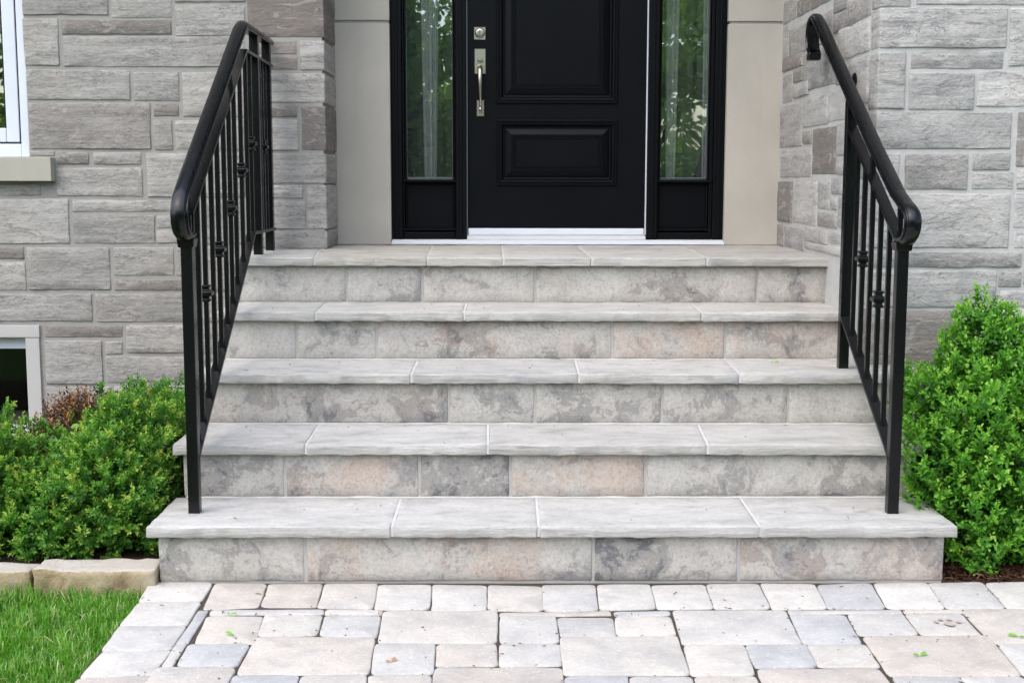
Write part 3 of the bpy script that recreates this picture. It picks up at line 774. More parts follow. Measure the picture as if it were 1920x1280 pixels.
# wing wall on the right
wc = MB().box(X_RETURN + 0.0025, 3.6, Y_WING + 0.0025, Y_DOOR + 0.3, -0.06, TOP)
wing = hpart(wc, 'wing_wall', M['mortar_pale'])
rects = [list(r) for r in WING]
fill(rects, 2.118, 3.6, 0.0, TOP, 21); fill(rects, X_RETURN, 2.11, 2.08, TOP, 22)
for i, (x0, x1, z0, z1, tone) in enumerate(rects):
    corner = x0 < 1.5
    if corner: x0 = X_RETURN
    x1 = min(x1, 2.108) if x0 < 2.1 else x1
    if z1 < 0: continue
    wall_stone(wing, x0, x1, z0, z1, tone, i + 400, M['wing_stone'], Y_WING, 0.125 if corner else 0.05, 0.007, random.Random(i + 50).uniform(-0.0005, 0.004))
rects = [list(r) for r in RETURN]
fill(rects, 0.89, 2.47, 2.245, TOP, 23)
for i, (y0, y1, z0, z1, tone) in enumerate(rects):
    y0 = max(y0, 0.885); y1 = min(y1, Y_DOOR - 0.03)
    if y1 - y0 < 0.03: continue
    me = block_mesh('stone', (0.05, y1 - y0, z1 - z0), 0.03, min(0.0035, (z1 - z0) * 0.2), 0.002, 0.005, i + 600, 0, 7)
    me.set_sharp_from_angle(angle=R(34))
    o = link('stone', me, M['wing_stone'], wing)
    o.location = (X_RETURN + 0.025 - random.Random(i).uniform(0, 0.006), (y0 + y1) / 2 - 3.0, (z0 + z1) / 2)
    o.color = (max(0, min(1, 0.5 + tone * 0.9)), 0, 0, 1)

# cut limestone panels either side of the door, with a joint
for x0, x1 in ((X_POST_RETURN - 0.03, -0.571), (1.157, X_RETURN + 0.03)):
    for z0, z1 in ((LAND + 0.002, 2.133), (2.146, TOP)):
        hpart(MB().box(x0, x1, Y_DOOR - 0.012, Y_DOOR + 0.16, z0, z1), 'limestone_panel', M['limestone'], bevel=0.003)
    hpart(MB().box(x0 + 0.01, x1 - 0.004, Y_DOOR - 0.004, Y_DOOR + 0.14, 2.1335, 2.1455), 'panel_joint', M['mortar'])
hpart(MB().box(X_POST_RETURN - 0.02, X_RETURN + 0.02, Y_DOOR + 0.17, Y_DOOR + 0.30, 3.14, TOP), 'lintel_wall', M['limestone'])
# roof with eaves high above the picture
ev = MB().box(-4.6, 3.9, 1.50, 6.5, TOP + 0.002, TOP + 0.14)
ev.box(X_RETURN - 0.35, 3.9, 0.40, 1.499, TOP + 0.003, TOP + 0.139)
hpart(ev, 'roof', M['soffit'])

# --- entrance: frame, slab, sidelights
YF = Y_DOOR + 0.022                               # front of the door frame
ft = MB()
for x0, x1 in ((-0.567, -0.513), (1.099, 1.155)):
    ft.box(x0, x1, YF, YF + 0.12, 1.035, 3.13)
for x0, x1 in ((-0.236, -0.181), (0.755, 0.811)):
    ft.box(x0, x1, YF - 0.006, YF + 0.12, 1.035, 3.13)
ft.box(-0.513, 1.099, YF + 0.002, YF + 0.118, 3.09, 3.128)
frame = hpart(ft, 'door_frame', M['door_black'], bevel=0.004)
tr_ = MB()
for x0, x1, s_ in ((-0.549, -0.533, 1), (1.121, 1.137, 1), (-0.216, -0.201, 2), (0.776, 0.791, 2)):
    tr_.box(x0, x1, YF - (0.006 if s_ == 1 else 0.011), YF + 0.01, 1.04, 3.12)
tr_ = hpart(tr_, 'frame_bead', M['door_black'], frame, bevel=0.003)
hpart(MB().box(-0.568, 1.156, YF - 0.03, YF + 0.13, LAND + 0.004, 1.0345), 'threshold', M['aluminium'], frame, bevel=0.003)
hpart(MB().box(-0.57, 1.158, YF - 0.042, YF - 0.0305, LAND + 0.003, 1.024), 'sill_strip', M['vinyl'], frame, bevel=0.002)
hpart(MB().box(-0.178, 0.752, YF - 0.012, YF + 0.05, 1.035, 1.053).box(-0.178, 0.752, YF + 0.01, YF + 0.05, 1.0535, 1.059), 'door_saddle', M['aluminium'], frame, bevel=0.002)
for x0, x1, mt in ((-0.180, -0.1755, 'glass_edge'), (0.7485, 0.7545, 'vinyl')):
    hpart(MB().box(x0, x1, YF + 0.012, YF + 0.05, 1.06, 3.08), 'weatherstrip', M[mt], frame)

YS = YF + 0.020                                   # face of the slab
def rings_panel(x0, x1, z0, z1, prof):
    """concentric mouldings: (inset, forward)"""
    mb = MB(); rings = []
    for ins, fwd in prof:
        rings.append([(x0 + ins, YS - fwd, z0 + ins), (x1 - ins, YS - fwd, z0 + ins), (x1 - ins, YS - fwd, z1 - ins), (x0 + ins, YS - fwd, z1 - ins)])
    o = 0
    for r in rings: mb.v += r
    for i in range(len(rings) - 1):
        for j in range(4):
            a = i * 4 + j; b = i * 4 + (j + 1) % 4
            mb.f.append((a, b, b + 4, a + 4))
    k = (len(rings) - 1) * 4
    mb.f.append((k, k + 1, k + 2, k + 3))
    return mb
PROF = [(-0.002, -0.004), (0.0, 0.010), (0.004, 0.013), (0.010, 0.013), (0.012, 0.009), (0.015, 0.009), (0.018, 0.014), (0.026, 0.013), (0.030, 0.004), (0.034, -0.006), (0.040, -0.007), (0.074, 0.010), (0.078, 0.013), (0.083, 0.013), (0.086, 0.008), (0.090, 0.008), (0.092, 0.010), (0.096, 0.010), (0.099, 0.006)]
# slab: face with two openings for the raised panels
P_LOW = (-0.024, 0.600, 1.315, 1.652); P_TOP = (-0.026, 0.599, 1.735, 2.93)
sl = MB()
X0, X1, Z0, Z1 = -0.1750, 0.7480, 1.064, 3.085
cuts = [Z0, P_LOW[2], P_LOW[3], P_TOP[2], P_TOP[3], Z1]
def ybox(x0, x1, z0, z1): sl.box(x0, x1, YS, YS + 0.045, z0, z1)
ybox(X0, P_LOW[0] - 0.0005, Z0, Z1); ybox(P_LOW[1] + 0.0005, X1, Z0, Z1)
for a, b in ((Z0, P_LOW[2]), (P_LOW[3], P_TOP[2]), (P_TOP[3], Z1)): ybox(P_LOW[0] - 0.0005, P_LOW[1] + 0.0005, a, b)
slab = hpart(sl, 'front_door', M['door_black'])
slab['label'] = 'black front door with two raised panels'
for p in (P_LOW, P_TOP): hpart(rings_panel(*p, PROF), 'raised_panel', M['door_black'], slab)
hpart(MB().box(-0.172, 0.745, YS - 0.011, YS + 0.02, 1.060, 1.0925), 'door_sweep', M['vinyl'], slab, bevel=0.003)
# lock and grip
def plate(x0, x1, z0, z1, t=0.006):
    mb = MB(); prof = [(0, 0), (0, t * 0.6), (0.003, t), (0.0035, t)]
    rings = [[(x0 + i, YS - f, z0 + i), (x1 - i, YS - f, z0 + i), (x1 - i, YS - f, z1 - i), (x0 + i, YS - f, z1 - i)] for i, f in prof]
    return mb.sweep(rings)
db = hpart(plate(-0.142, -0.080, 2.054, 2.120, 0.009), 'deadbolt', M['nickel'], slab)
mb = MB(); cx, cz = -0.111, 2.089
mb.sweep([[(cx + math.cos(a * math.pi / 12) * r, YS - f, cz + math.sin(a * math.pi / 12) * r) for a in range(24)] for r, f in ((0.0255, 0.005), (0.0255, 0.016), (0.022, 0.020), (0.0205, 0.0215), (0.012, 0.0225), (0.0115, 0.020))])
hd = hpart(mb, 'lock_cylinder', M['nickel'], slab)
hpart(MB().box(cx - 0.0016, cx + 0.0016, YS - 0.0232, YS - 0.019, cz - 0.008, cz + 0.006), 'keyhole', M['keyway'], slab)
hp = MB(); t = plate(-0.140, -0.080, 1.883, 2.011, 0.009); hp.v += t.v; hp.f += t.f
o_ = len(hp.v); t = plate(-0.129, -0.088, 1.668, 1.751, 0.009); hp.v += t.v; hp.f += [tuple(i + o_ for i in f) for f in t.f]
hpart(hp, 'handle_plate', M['nickel'], slab)
grip = MB()
pts = [(-0.110, YS - 0.008, 1.920), (-0.110, YS - 0.030, 1.915), (-0.110, YS - 0.048, 1.895), (-0.110, YS - 0.056, 1.860), (-0.109, YS - 0.056, 1.820), (-0.1085, YS - 0.053, 1.775), (-0.108, YS - 0.046, 1.735), (-0.108, YS - 0.034, 1.712), (-0.108, YS - 0.018, 1.704), (-0.108, YS - 0.006, 1.703)]
grip.tube(pts, [0.013, 0.0135, 0.013, 0.0115, 0.0085, 0.0065, 0.006, 0.0065, 0.007, 0.008], 12)
ob = len(grip.v)
for lat in range(1, 6):
    pass
grip.square_lathe(-0.108, YS - 0.040, [(1.695, 0.003), (1.698, 0.008), (1.704, 0.0095), (1.710, 0.008), (1.714, 0.003)], 0, 12)
hpart(grip, 'door_handle', M['nickel'], slab, smooth=True)
th = MB().sweep([[(-0.110 + x * w, YS - y, 1.956 + z) for x, z in ((-1, 0.000), (-0.6, -0.006), (0, -0.009), (0.6, -0.006), (1, 0.000), (0.6, 0.004), (0, 0.005), (-0.6, 0.004))] for w, y in ((0.006, 0.006), (0.008, 0.018), (0.016, 0.030), (0.016, 0.035), (0.012, 0.037))])
hpart(th, 'thumb_latch', M['nickel'], slab, smooth=False)

YG = YF + 0.040
def sidelight(x0, x1, gx0, gx1, label):
    zb, zt = 1.345, 3.0
    sd = MB()
    sd.box(x0, gx0, YF + 0.012, YF + 0.07, 1.036, 3.088).box(gx1, x1, YF + 0.012, YF + 0.07, 1.036, 3.088)
    sd.box(gx0, gx1, YF + 0.0125, YF + 0.0695, zt, 3.087).box(gx0, gx1, YF + 0.0125, YF + 0.0695, 1.037, 1.072)
    fr = hpart(sd, 'sidelight', M['door_black'], bevel=0.003)
    fr['label'] = label
    hpart(MB().box(gx0 - 0.001, gx1 + 0.001, YF + 0.0465, YF + 0.069, 1.0715, zb + 0.006), 'lower_panel', M['door_black'], fr)
    # bevelled beads around the lower panel and below the pane
    pr = lambda a0, a1, z, h, d: MB().sweep([[(x, YF + 0.046, z), (x, YF + 0.046 - d * 0.5, z), (x, YF + 0.046 - d, z + h * 0.35), (x, YF + 0.046 - d, z + h * 0.7), (x, YF + 0.046 - d * 0.45, z + h), (x, YF + 0.046, z + h)] for x in (a0, a1)])
    hpart(pr(gx0 - 0.012, gx1 + 0.012, 1.3225, 0.030, 0.046), 'glazing_bar', M['door_black'], fr)
    hpart(pr(gx0 + 0.0005, gx1 - 0.0005, 1.0725, 0.026, 0.030), 'bottom_bead', M['door_black'], fr)
    for a, b in ((gx0, gx0 + 0.011), (gx1 - 0.011, gx1)):
        hpart(MB().box(a + 0.0006, b - 0.0006, YF + 0.030, YF + 0.0455, 1.0995, 1.3215), 'side_bead', M['door_black'], fr, bevel=0.004)
        hpart(MB().box(a + 0.0006, b - 0.0006, YF + 0.022, YF + 0.0455, 1.3535, zt - 0.001), 'glass_bead', M['door_black'], fr, bevel=0.004)
    hpart(MB().box(gx0 + 0.0105, gx1 - 0.0105, YF + 0.0440, YF + 0.0448, 1.3530, 1.3562).box(gx0 + 0.0105, gx0 + 0.0122, YF + 0.0440, YF + 0.0448, 1.3564, zt).box(gx1 - 0.0122, gx1 - 0.0105, YF + 0.0440, YF + 0.0448, 1.3564, zt), 'glass_edge', M['glass_edge'], fr)
    pane = MB(); pane.v = [(gx0 + 0.002, YF + 0.0475, zb), (gx1 - 0.002, YF + 0.0475, zb), (gx1 - 0.002, YF + 0.0475, zt), (gx0 + 0.002, YF + 0.0475, zt)]; pane.f = [(0, 1, 2, 3)]
    hpart(pane, 'glass_pane', M['glass'], fr)
sidelight(-0.512, -0.2365, -0.502, -0.243, 'sidelight left of the door')
sidelight(0.8115, 1.0985, 0.817, 1.080, 'sidelight right of the door')
# dim hallway behind the glass, open to the sidelights only
hw = MB(); x0, x1, y0, y1, z0, z1 = -1.0, 1.6, YF + 0.16, 5.2, 1.02, 3.12
hw.v = [(x0, y0, z0), (x1, y0, z0), (x1, y1, z0), (x0, y1, z0), (x0, y0, z1), (x1, y0, z1), (x1, y1, z1), (x0, y1, z1)]
hw.f = [(0, 3, 2, 1), (4, 5, 6, 7), (1, 2, 6, 5), (2, 3, 7, 6), (3, 0, 4, 7)]
hpart(hw, 'hallway', M['interior'])
def curtain(x0, x1, dens, label, seed):
    """sheer panel gathered in soft folds"""
    mb = MB(); n = 60; m = 14; V = []
    for j in range(m + 1):
        z = 1.30 + (3.02 - 1.30) * j / m
        for i in range(n + 1):
            u = i / n
            x = x0 + (x1 - x0) * u
            spread = (0.55 + 0.45 * (j / m)) if dens else 1.0
            xm = (x0 + x1) / 2
            V.append((xm + (x - xm) * spread, YF + (0.098 if dens else 0.135) + 0.012 * math.sin(u * 19 + seed + 0.6 * math.sin(u * 7)) + 0.006 * math.sin(u * 47 + j * 0.15), z))
    for j in range(m):
        for i in range(n):
            a = j * (n + 1) + i; mb.f.append((a, a + 1, a + n + 2, a + n + 1))
    mb.v = V
    return tag(mb.build('sheer_curtain', M['sheer'] if dens else M['thin_sheer'], smooth=True), label, 'curtain', 'sheer curtains behind the sidelights')
curtain(-0.430, -0.315, 1, 'white sheer curtain gathered behind the sidelight left of the black door', 0.3)
curtain(-0.60, -0.15, 0, 'thin sheer panel hanging across the whole left sidelight', 0.9)
curtain(0.73, 1.17, 0, 'thin sheer panel hanging across the whole right sidelight', 1.7)
curtain(0.845, 0.935, 1, 'narrow white sheer curtain down the middle of the sidelight right of the door', 1.1)
curtain(1.045, 1.095, 1, 'thin strip of white sheer at the right edge of the right sidelight', 2.2)

# --- picture window at the upper left
yw = Y_FACADE + 0.020
fr = MB()
xr_, zb_ = -2.274, 1.4485
fr.box(-2.316, xr_, yw, yw + 0.09, zb_, 2.94).box(WX0 + 0.002, -2.3165, yw + 0.002, yw + 0.09, zb_, 1.512).box(WX0 + 0.002, -2.3165, yw + 0.002, yw + 0.09, 2.87, 2.94)
win = hpart(fr, 'window', M['vinyl'], bevel=0.004)
win['label'] = 'white vinyl window above a limestone sill'
sa = MB()
sa.box(-2.388, -2.325, yw + 0.008, yw + 0.07, 1.5195, 2.86).box(WX0 + 0.02, -2.3885, yw + 0.0085, yw + 0.07, 1.5195, 1.588)
hpart(sa, 'sash', M['vinyl'], win, bevel=0.006)
hpart(MB().box(-2.3245, -2.3168, yw + 0.012, yw + 0.06, 1.5125, 2.868).box(WX0 + 0.02, -2.3247, yw + 0.012, yw + 0.06, 1.5125, 1.519), 'gasket', M['gasket'], win)
hpart(MB().box(-2.3945, -2.3885, yw + 0.014, yw + 0.06, 1.5885, 2.86).box(WX0 + 0.02, -2.395, yw + 0.014, yw + 0.06, 1.5885, 1.5945), 'glass_gasket', M['gasket'], win)
p = MB(); p.v = [(WX0 + 0.02, yw + 0.032, 1.59), (-2.389, yw + 0.032, 1.59), (-2.389, yw + 0.032, 2.87), (WX0 + 0.02, yw + 0.032, 2.87)]; p.f = [(0, 1, 2, 3)]
hpart(p, 'glass_pane', M['glass'], win)
hpart(MB().box(WX0 - 0.05, -2.152, Y_FACADE - 0.058, Y_FACADE + 0.08, 1.334, 1.4475), 'sill', M['sill_stone'], win, bevel=0.003)
rm = MB(); x0, x1, y0, y1, z0, z1 = -3.6, -1.9, yw + 0.1, 4.6, 1.3, 3.1
rm.v = [(x0, y0, z0), (x1, y0, z0), (x1, y1, z0), (x0, y1, z0), (x0, y0, z1), (x1, y0, z1), (x1, y1, z1), (x0, y1, z1)]
rm.f = [(0, 3, 2, 1), (4, 5, 6, 7), (1, 2, 6, 5), (2, 3, 7, 6), (3, 0, 4, 7)]
hpart(rm, 'front_room', M['interior'])
# --- basement window low on the left
bw = MB(); yb = Y_FACADE + 0.055
bw.box(-2.89, -2.331, yb, yb + 0.06, 0.512, 0.5745).box(-2.342, -2.331, yb + 0.002, yb + 0.058, 0.126, 0.5115).box(-2.89, -2.331, yb, yb + 0.06, 0.088, 0.1255).box(-2.89, -2.85, yb + 0.002, yb + 0.058, 0.126, 0.5115)
bwin = hpart(bw, 'basement_window', M['vinyl'], bevel=0.003)
bwin['label'] = 'small dark basement window in a pale stone surround'
hpart(MB().box(-2.92, -2.258, Y_FACADE - 0.012, Y_FACADE + 0.14, 0.5755, 0.6365), 'lintel', M['pale_stone'], bwin, bevel=0.003)
hpart(MB().box(-2.3295, -2.2615, Y_FACADE - 0.010, Y_FACADE + 0.14, 0.020, 0.5735), 'jamb_stone', M['pale_stone'], bwin, bevel=0.003)
hpart(MB().box(-2.92, -2.331, Y_FACADE - 0.010, Y_FACADE + 0.054, 0.020, 0.0875), 'sill', M['pale_stone'], bwin, bevel=0.003)
p = MB(); p.v = [(-2.85, yb + 0.03, 0.126), (-2.342, yb + 0.03, 0.126), (-2.342, yb + 0.03, 0.512), (-2.85, yb + 0.03, 0.512)]; p.f = [(0, 1, 2, 3)]
hpart(p, 'glass_pane', M['cellar_glass'], bwin)
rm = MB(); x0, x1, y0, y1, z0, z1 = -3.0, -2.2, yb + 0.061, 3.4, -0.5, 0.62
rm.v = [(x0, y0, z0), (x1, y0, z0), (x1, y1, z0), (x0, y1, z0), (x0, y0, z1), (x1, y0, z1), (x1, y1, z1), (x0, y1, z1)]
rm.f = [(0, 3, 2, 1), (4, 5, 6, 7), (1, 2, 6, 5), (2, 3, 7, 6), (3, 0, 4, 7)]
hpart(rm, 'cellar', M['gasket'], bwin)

# ---------------------------------------------------------------- iron railings
RAIL = [(-0.0288, -0.0054), (-0.0288, 0.0018), (-0.027, 0.0036), (-0.0234, 0.0036), (-0.0229, 0.0099), (-0.0203, 0.0113), (-0.0185, 0.0149), (-0.0108, 0.018), (0.0, 0.0193), (0.0108, 0.018), (0.0185, 0.0149), (0.0203, 0.0113), (0.0229, 0.0099), (0.0234, 0.0036), (0.027, 0.0036), (0.0288, 0.0018), (0.0288, -0.0054), (0.0234, -0.0072), (0.0216, -0.0117), (-0.0216, -0.0117), (-0.0234, -0.0072)]
class Railing:
    def __init__(s, x0, slope, y_ref, name, label):
        s.x0, s.k, s.yr = x0, slope, y_ref
        s.base = Vector((x0, y_ref, STEP_R))
        s.root = empty(name, s.base); tag(s.root, label, 'railing', 'iron railings of the front steps')
    def X(s, y): return s.x0 + s.k * (y - s.yr)
    def add(s, mb, name, parent=None, **kw):
        if parent is None: parent = s.root
        mb.v = [tuple(Vector(v) - s.base) for v in mb.v]
        return mb.build(name, M['iron'], parent, **kw)
    def sweep(s, path, prof):
        rings = []
        n = len(path)
        for i, (y, z) in enumerate(path):
            a = path[max(0, i - 1)]; b = path[min(n - 1, i + 1)]
            t = Vector((b[0] - a[0], b[1] - a[1])).normalized(); nn = Vector((-t.y, t.x))
            # mitre
            if 0 < i < n - 1:
                t0 = Vector((y - a[0], z - a[1])).normalized(); c = max(0.5, t0.dot(t))
            else: c = 1
            rings.append([(s.X(y) + px, y + nn.x * pn / c, z + nn.y * pn / c) for px, pn in prof])
        return MB().sweep(rings)
    def post(s, y, z0, z1, w=0.0195):
        x = s.X(y)
        o = s.add(MB().box(x - w, x + w, y - w, y + w, z0, z1), 'post', bevel=0.003)
        return o
    def baluster(s, y, z0, z1, collar=None, w=0.0085):
        x = s.X(y)
        o = s.add(MB().box(x - w, x + w, y - w, y + w, z0, z1), 'baluster', bevel=0.0015)
        if collar:
            pr = [(-0.031, 0.0105), (-0.029, 0.0165), (-0.023, 0.0165), (-0.021, 0.0125), (-0.013, 0.0125), (-0.006, 0.024), (0.006, 0.024), (0.013, 0.0125), (0.021, 0.0125), (0.023, 0.0165), (0.029, 0.0165), (0.031, 0.0105)]
            s.add(MB().square_lathe(x, y, [(collar + z, r) for z, r in pr]), 'collar', o, bevel=0.0012, segs=1)
        return o
    def bar(s, path, w=0.020, h=0.007):
        return s.sweep(path, [(-w, -h), (-w, h), (w, h), (w, -h)])
def arc(pts, n=6):
    """smooth path through points (Catmull-Rom) """
    P = [pts[0]] + list(pts) + [pts[-1]]; out = []
    for i in range(1, len(P) - 2):
        for k in range(n):
            t = k / n
            q = []
            for d in (0, 1):
                a, b, c, e = P[i - 1][d], P[i][d], P[i + 1][d], P[i + 2][d]
                q.append(0.5 * (2 * b + (c - a) * t + (2 * a - 5 * b + 4 * c - e) * t * t + (3 * b - a - 3 * c + e) * t ** 3))
            out.append(tuple(q))
    out.append(pts[-1])
    return out
LZ = lambda y: 0.494 + (y - 0.319) * (1.085 - 0.494) / (1.376 - 0.319)       # bottom rail, left
# left
lr = Railing(-1.061, -0.0242, 0.147, 'iron_railing', 'long black iron railing left of the steps that levels out over the landing')
lr.post(0.147, STEP_R - 0.004, 1.145)
x = lr.X(0.147)
lr.add(MB().square_lathe(x, 0.147, [(1.120, 0.0205), (1.122, 0.026), (1.146, 0.029), (1.152, 0.029)]), 'post_collar', bevel=0.002)
HS = (1.985 - 1.365) / (1.262 - 0.153)
HL = lambda y: 1.343 + (y - 0.153) * HS
top_y = 1.285
path = arc([(0.165, 1.163), (0.115, 1.160), (0.070, 1.172), (0.043, 1.205), (0.040, 1.248), (0.066, 1.286), (0.110, 1.317), (0.20, HL(0.20))], 6)
path += [(0.5, HL(0.5)), (0.9, HL(0.9)), (top_y - 0.06, HL(top_y - 0.06)), (top_y - 0.015, HL(top_y - 0.013)), (top_y + 0.035, HL(top_y) + 0.010), (1.7, HL(top_y) + 0.011), (2.045, HL(top_y) + 0.011)]
lr.add(lr.sweep(path, RAIL), 'handrail', smooth=True).data.set_sharp_from_angle(angle=R(32))
zt = HL(top_y)
ML = lambda y: HL(y) - 0.118
mid = [(0.168, ML(0.168)), (0.7, ML(0.7)), (top_y + 0.045, ML(top_y + 0.045)), (2.04, ML(top_y + 0.045) - 0.004)]
lr.add(lr.bar(mid), 'upper_rail', bevel=0.002)
lowz = LZ(1.45) - 0.006
low = [(0.168, LZ(0.168) - 0.008), (0.8, LZ(0.8) - 0.008), (1.44, LZ(1.44) - 0.008), (2.04, LZ(1.44) - 0.012)]
lr.add(lr.bar(low), 'lower_rail', bevel=0.002)
mz = ML(top_y + 0.045)
for i, y in enumerate((0.319, 0.438, 0.578, 0.705, 0.842, 0.963, 1.082, 1.232, 1.376)):
    y_ = 0.213 + (i + 0.78) * 0.1325 if False else y
    c = {1: 0.939, 3: 1.083, 5: 1.233, 7: 1.384}.get(i)
    lr.baluster(y_, LZ(y_) - 0.006, min(ML(y_), mz) - 0.004, c)
for y, c in ((1.484, 1.501), (1.745, None), (1.812, 1.494), (1.90, None)):
    lr.baluster(y, LZ(1.44) - 0.006, mz - 0.004, c)
lr.baluster(0.225, LZ(0.225) - 0.006, ML(0.225) - 0.004)
lr.add(MB().box(lr.X(0.18) - 0.0085, lr.X(0.18) + 0.0085, 0.1715, 0.1885, 1.146, HL(0.18)), 'spacer', bevel=0.0015)
rails_done = True
lr.post(1.622, LAND - 0.004, zt + 0.0)
lr.post(1.969, LAND - 0.004, zt + 0.0)
for y in (1.02,):
    lr.add(MB().box(lr.X(y) - 0.0085, lr.X(y) + 0.0085, y - 0.0085, y + 0.0085, ML(y), HL(y)), 'spacer')
# right
RZ = lambda y: 0.488 + (y - 0.283) * (0.756 - 0.488) / (0.723 - 0.283)
rr_ = Railing(1.358, 0.0, 0.140, 'iron_railing', 'short black iron railing right of the steps with a curl fixed to the wall')
rr_.post(0.140, STEP_R - 0.004, 1.135)
rr_.add(MB().square_lathe(1.358, 0.140, [(1.112, 0.0205), (1.114, 0.026), (1.138, 0.029), (1.144, 0.029)]), 'post_collar', bevel=0.002)
rr_.post(0.846, 3 * STEP_R - 0.004, 1.68)
HR = lambda y: 1.235 + (y - 0.112) * (1.972 - 1.235) / (1.331 - 0.112)
path = arc([(0.160, 1.154), (0.115, 1.150), (0.070, 1.158), (0.040, 1.186), (0.036, 1.222), (0.060, 1.248), (0.112, HR(0.112) + 0.032), (0.20, HR(0.20) + 0.012)], 6)
path += [(0.5, HR(0.5)), (0.9, HR(0.9))]
path += arc([(1.33, HR(1.33)), (1.41, HR(1.41) - 0.002), (1.475, HR(1.475) - 0.018), (1.520, HR(1.50) - 0.058), (1.530, 1.960), (1.512, 1.915), (1.485, 1.895)], 6)
rr_.add(rr_.sweep(path, RAIL), 'handrail', smooth=True).data.set_sharp_from_angle(angle=R(32))
rr_.add(MB().square_lathe(1.358, 1.490, [(1.862, 0.020), (1.864, 0.026), (1.892, 0.027), (1.898, 0.022)]), 'end_cap', bevel=0.004)
MR = lambda y: HR(y) - 0.118
rr_.add(rr_.bar([(0.160, MR(0.160)), (0.5, MR(0.5)), (0.826, MR(0.826))]), 'upper_rail', bevel=0.002)
rr_.add(rr_.bar([(0.160, RZ(0.160) - 0.008), (0.5, RZ(0.5) - 0.008), (0.826, RZ(0.826) - 0.008)]), 'lower_rail', bevel=0.002)
for i, y in enumerate((0.723, 0.613, 0.505, 0.394, 0.283)):
    rr_.baluster(y, RZ(y) - 0.006, MR(y) - 0.004, {1: 1.055, 3: 0.924}.get(i))
rr_.add(MB().box(1.358 - 0.0085, 1.358 + 0.0085, 0.1635, 0.1805, 1.136, HR(0.172)), 'spacer', bevel=0.0015)
y = 0.52
rr_.add(MB().box(1.358 - 0.0085, 1.358 + 0.0085, y - 0.0085, y + 0.0085, MR(y), HR(y)), 'spacer', bevel=0.0015)
br = MB().tube([(1.358, 1.06, HR(1.06) - 0.008), (1.362, 1.06, HR(1.06) - 0.045), (1.385, 1.06, HR(1.06) - 0.062), (1.432, 1.06, HR(1.06) - 0.062)], 0.0075, 10)
br.sweep([[(1.425 + d, 1.06 + math.cos(a * math.pi / 8) * r, HR(1.06) - 0.062 + math.sin(a * math.pi / 8) * r) for a in range(16)] for d, r in ((0.008, 0.032), (-0.002, 0.032), (-0.008, 0.026), (-0.010, 0.012))])
rr_.add(br, 'wall_bracket')
# grout rings at the post feet
for X_, Y_, Z_ in ((lr.X(0.147), 0.147, STEP_R), (1.358, 0.140, STEP_R), (1.358, 0.846, 3 * STEP_R)):
    mb = MB(); n = 18
    mb.sweep([[(X_ - sx + math.cos(a * 2 * math.pi / n) * r * (1 + 0.08 * math.sin(a * 3.1)), Y_ + math.sin(a * 2 * math.pi / n) * r, Z_ + z) for a in range(n)] for r, z in ((0.030, 0.0005), (0.028, 0.002), (0.026, 0.0025))])
    mb.build('grout_ring', M['step_mortar'], steps)

# ---------------------------------------------------------------- edging stones, left
def edging(x0, x1, y0, y1, z0, z1, label, seed):
    me = block_mesh('edging_stone', (x1 - x0, y1 - y0, z1 - z0), 0.013, 0.005, 0.004, 0.016, seed, 1, 9, 1.0, back=True, edge=0.0045)
    o = link('edging_stone', me, M['edging'])
    o.location = ((x0 + x1) / 2, (y0 + y1) / 2, (z0 + z1) / 2)
    tag(o, label, 'edging stone', 'sandstone edging of the left bed')
edging(-1.566, -1.158, -0.035, 0.085, -0.14, 0.056, 'long tan sandstone edging block butted against the bottom step', 801)
edging(-2.05, -1.578, -0.03, 0.080, -0.14, 0.046, 'lower grey tan sandstone edging block cut off by the left picture edge', 802)
edging(-2.55, -2.062, -0.03, 0.080, -0.10, 0.050, 'sandstone edging block farther left along the lawn', 803)

# ---------------------------------------------------------------- planting
def attr_mesh(name, V, F, tint, m, parent=None, smooth=False):
    """V (n,3) float array, F (m,k) int array of equal-sided faces, tint per face"""
    me = bpy.data.meshes.new(name)
    k = F.shape[1]
    me.vertices.add(len(V)); me.vertices.foreach_set('co', V.astype(np.float32).ravel())
    me.loops.add(F.size); me.loops.foreach_set('vertex_index', F.astype(np.int32).ravel())
    me.polygons.add(len(F)); me.polygons.foreach_set('loop_start', np.arange(0, F.size, k, dtype=np.int32))
    try: me.polygons.foreach_set('loop_total', np.full(len(F), k, dtype=np.int32))
    except Exception: pass
    me.update(calc_edges=True)
    at = me.attributes.new('tint', 'FLOAT', 'FACE'); at.data.foreach_set('value', tint.astype(np.float32))
    me.validate()
    return link(name, me, m, parent, smooth)
def unit(a): return a / np.maximum(1e-9, np.linalg.norm(a, axis=-1, keepdims=True))
def leaves(base, axis_, nrm, length, width, fold=0.25):
    """two-quad folded leaves; arrays (n,3),(n,3),(n,3),(n,),(n,)"""
    w = unit(np.cross(axis_, nrm)); n = unit(np.cross(w, axis_))
    L = length[:, None]; W = width[:, None]
    V = np.stack([base,
                  base + axis_ * L * 0.30 + w * W * 0.42 + n * W * fold * 0.8,
                  base + axis_ * L * 0.72 + w * W * 0.46 + n * W * fold,
                  base + axis_ * L - n * W * 0.12,
                  base + axis_ * L * 0.72 - w * W * 0.46 + n * W * fold,
                  base + axis_ * L * 0.30 - w * W * 0.42 + n * W * fold * 0.8], 1)
    o = np.arange(len(base))[:, None] * 6
    F = np.concatenate([o + np.array([[0, 1, 2, 3]]), o + np.array([[0, 3, 4, 5]])], 1).reshape(-1, 4)
    return V.reshape(-1, 3), F
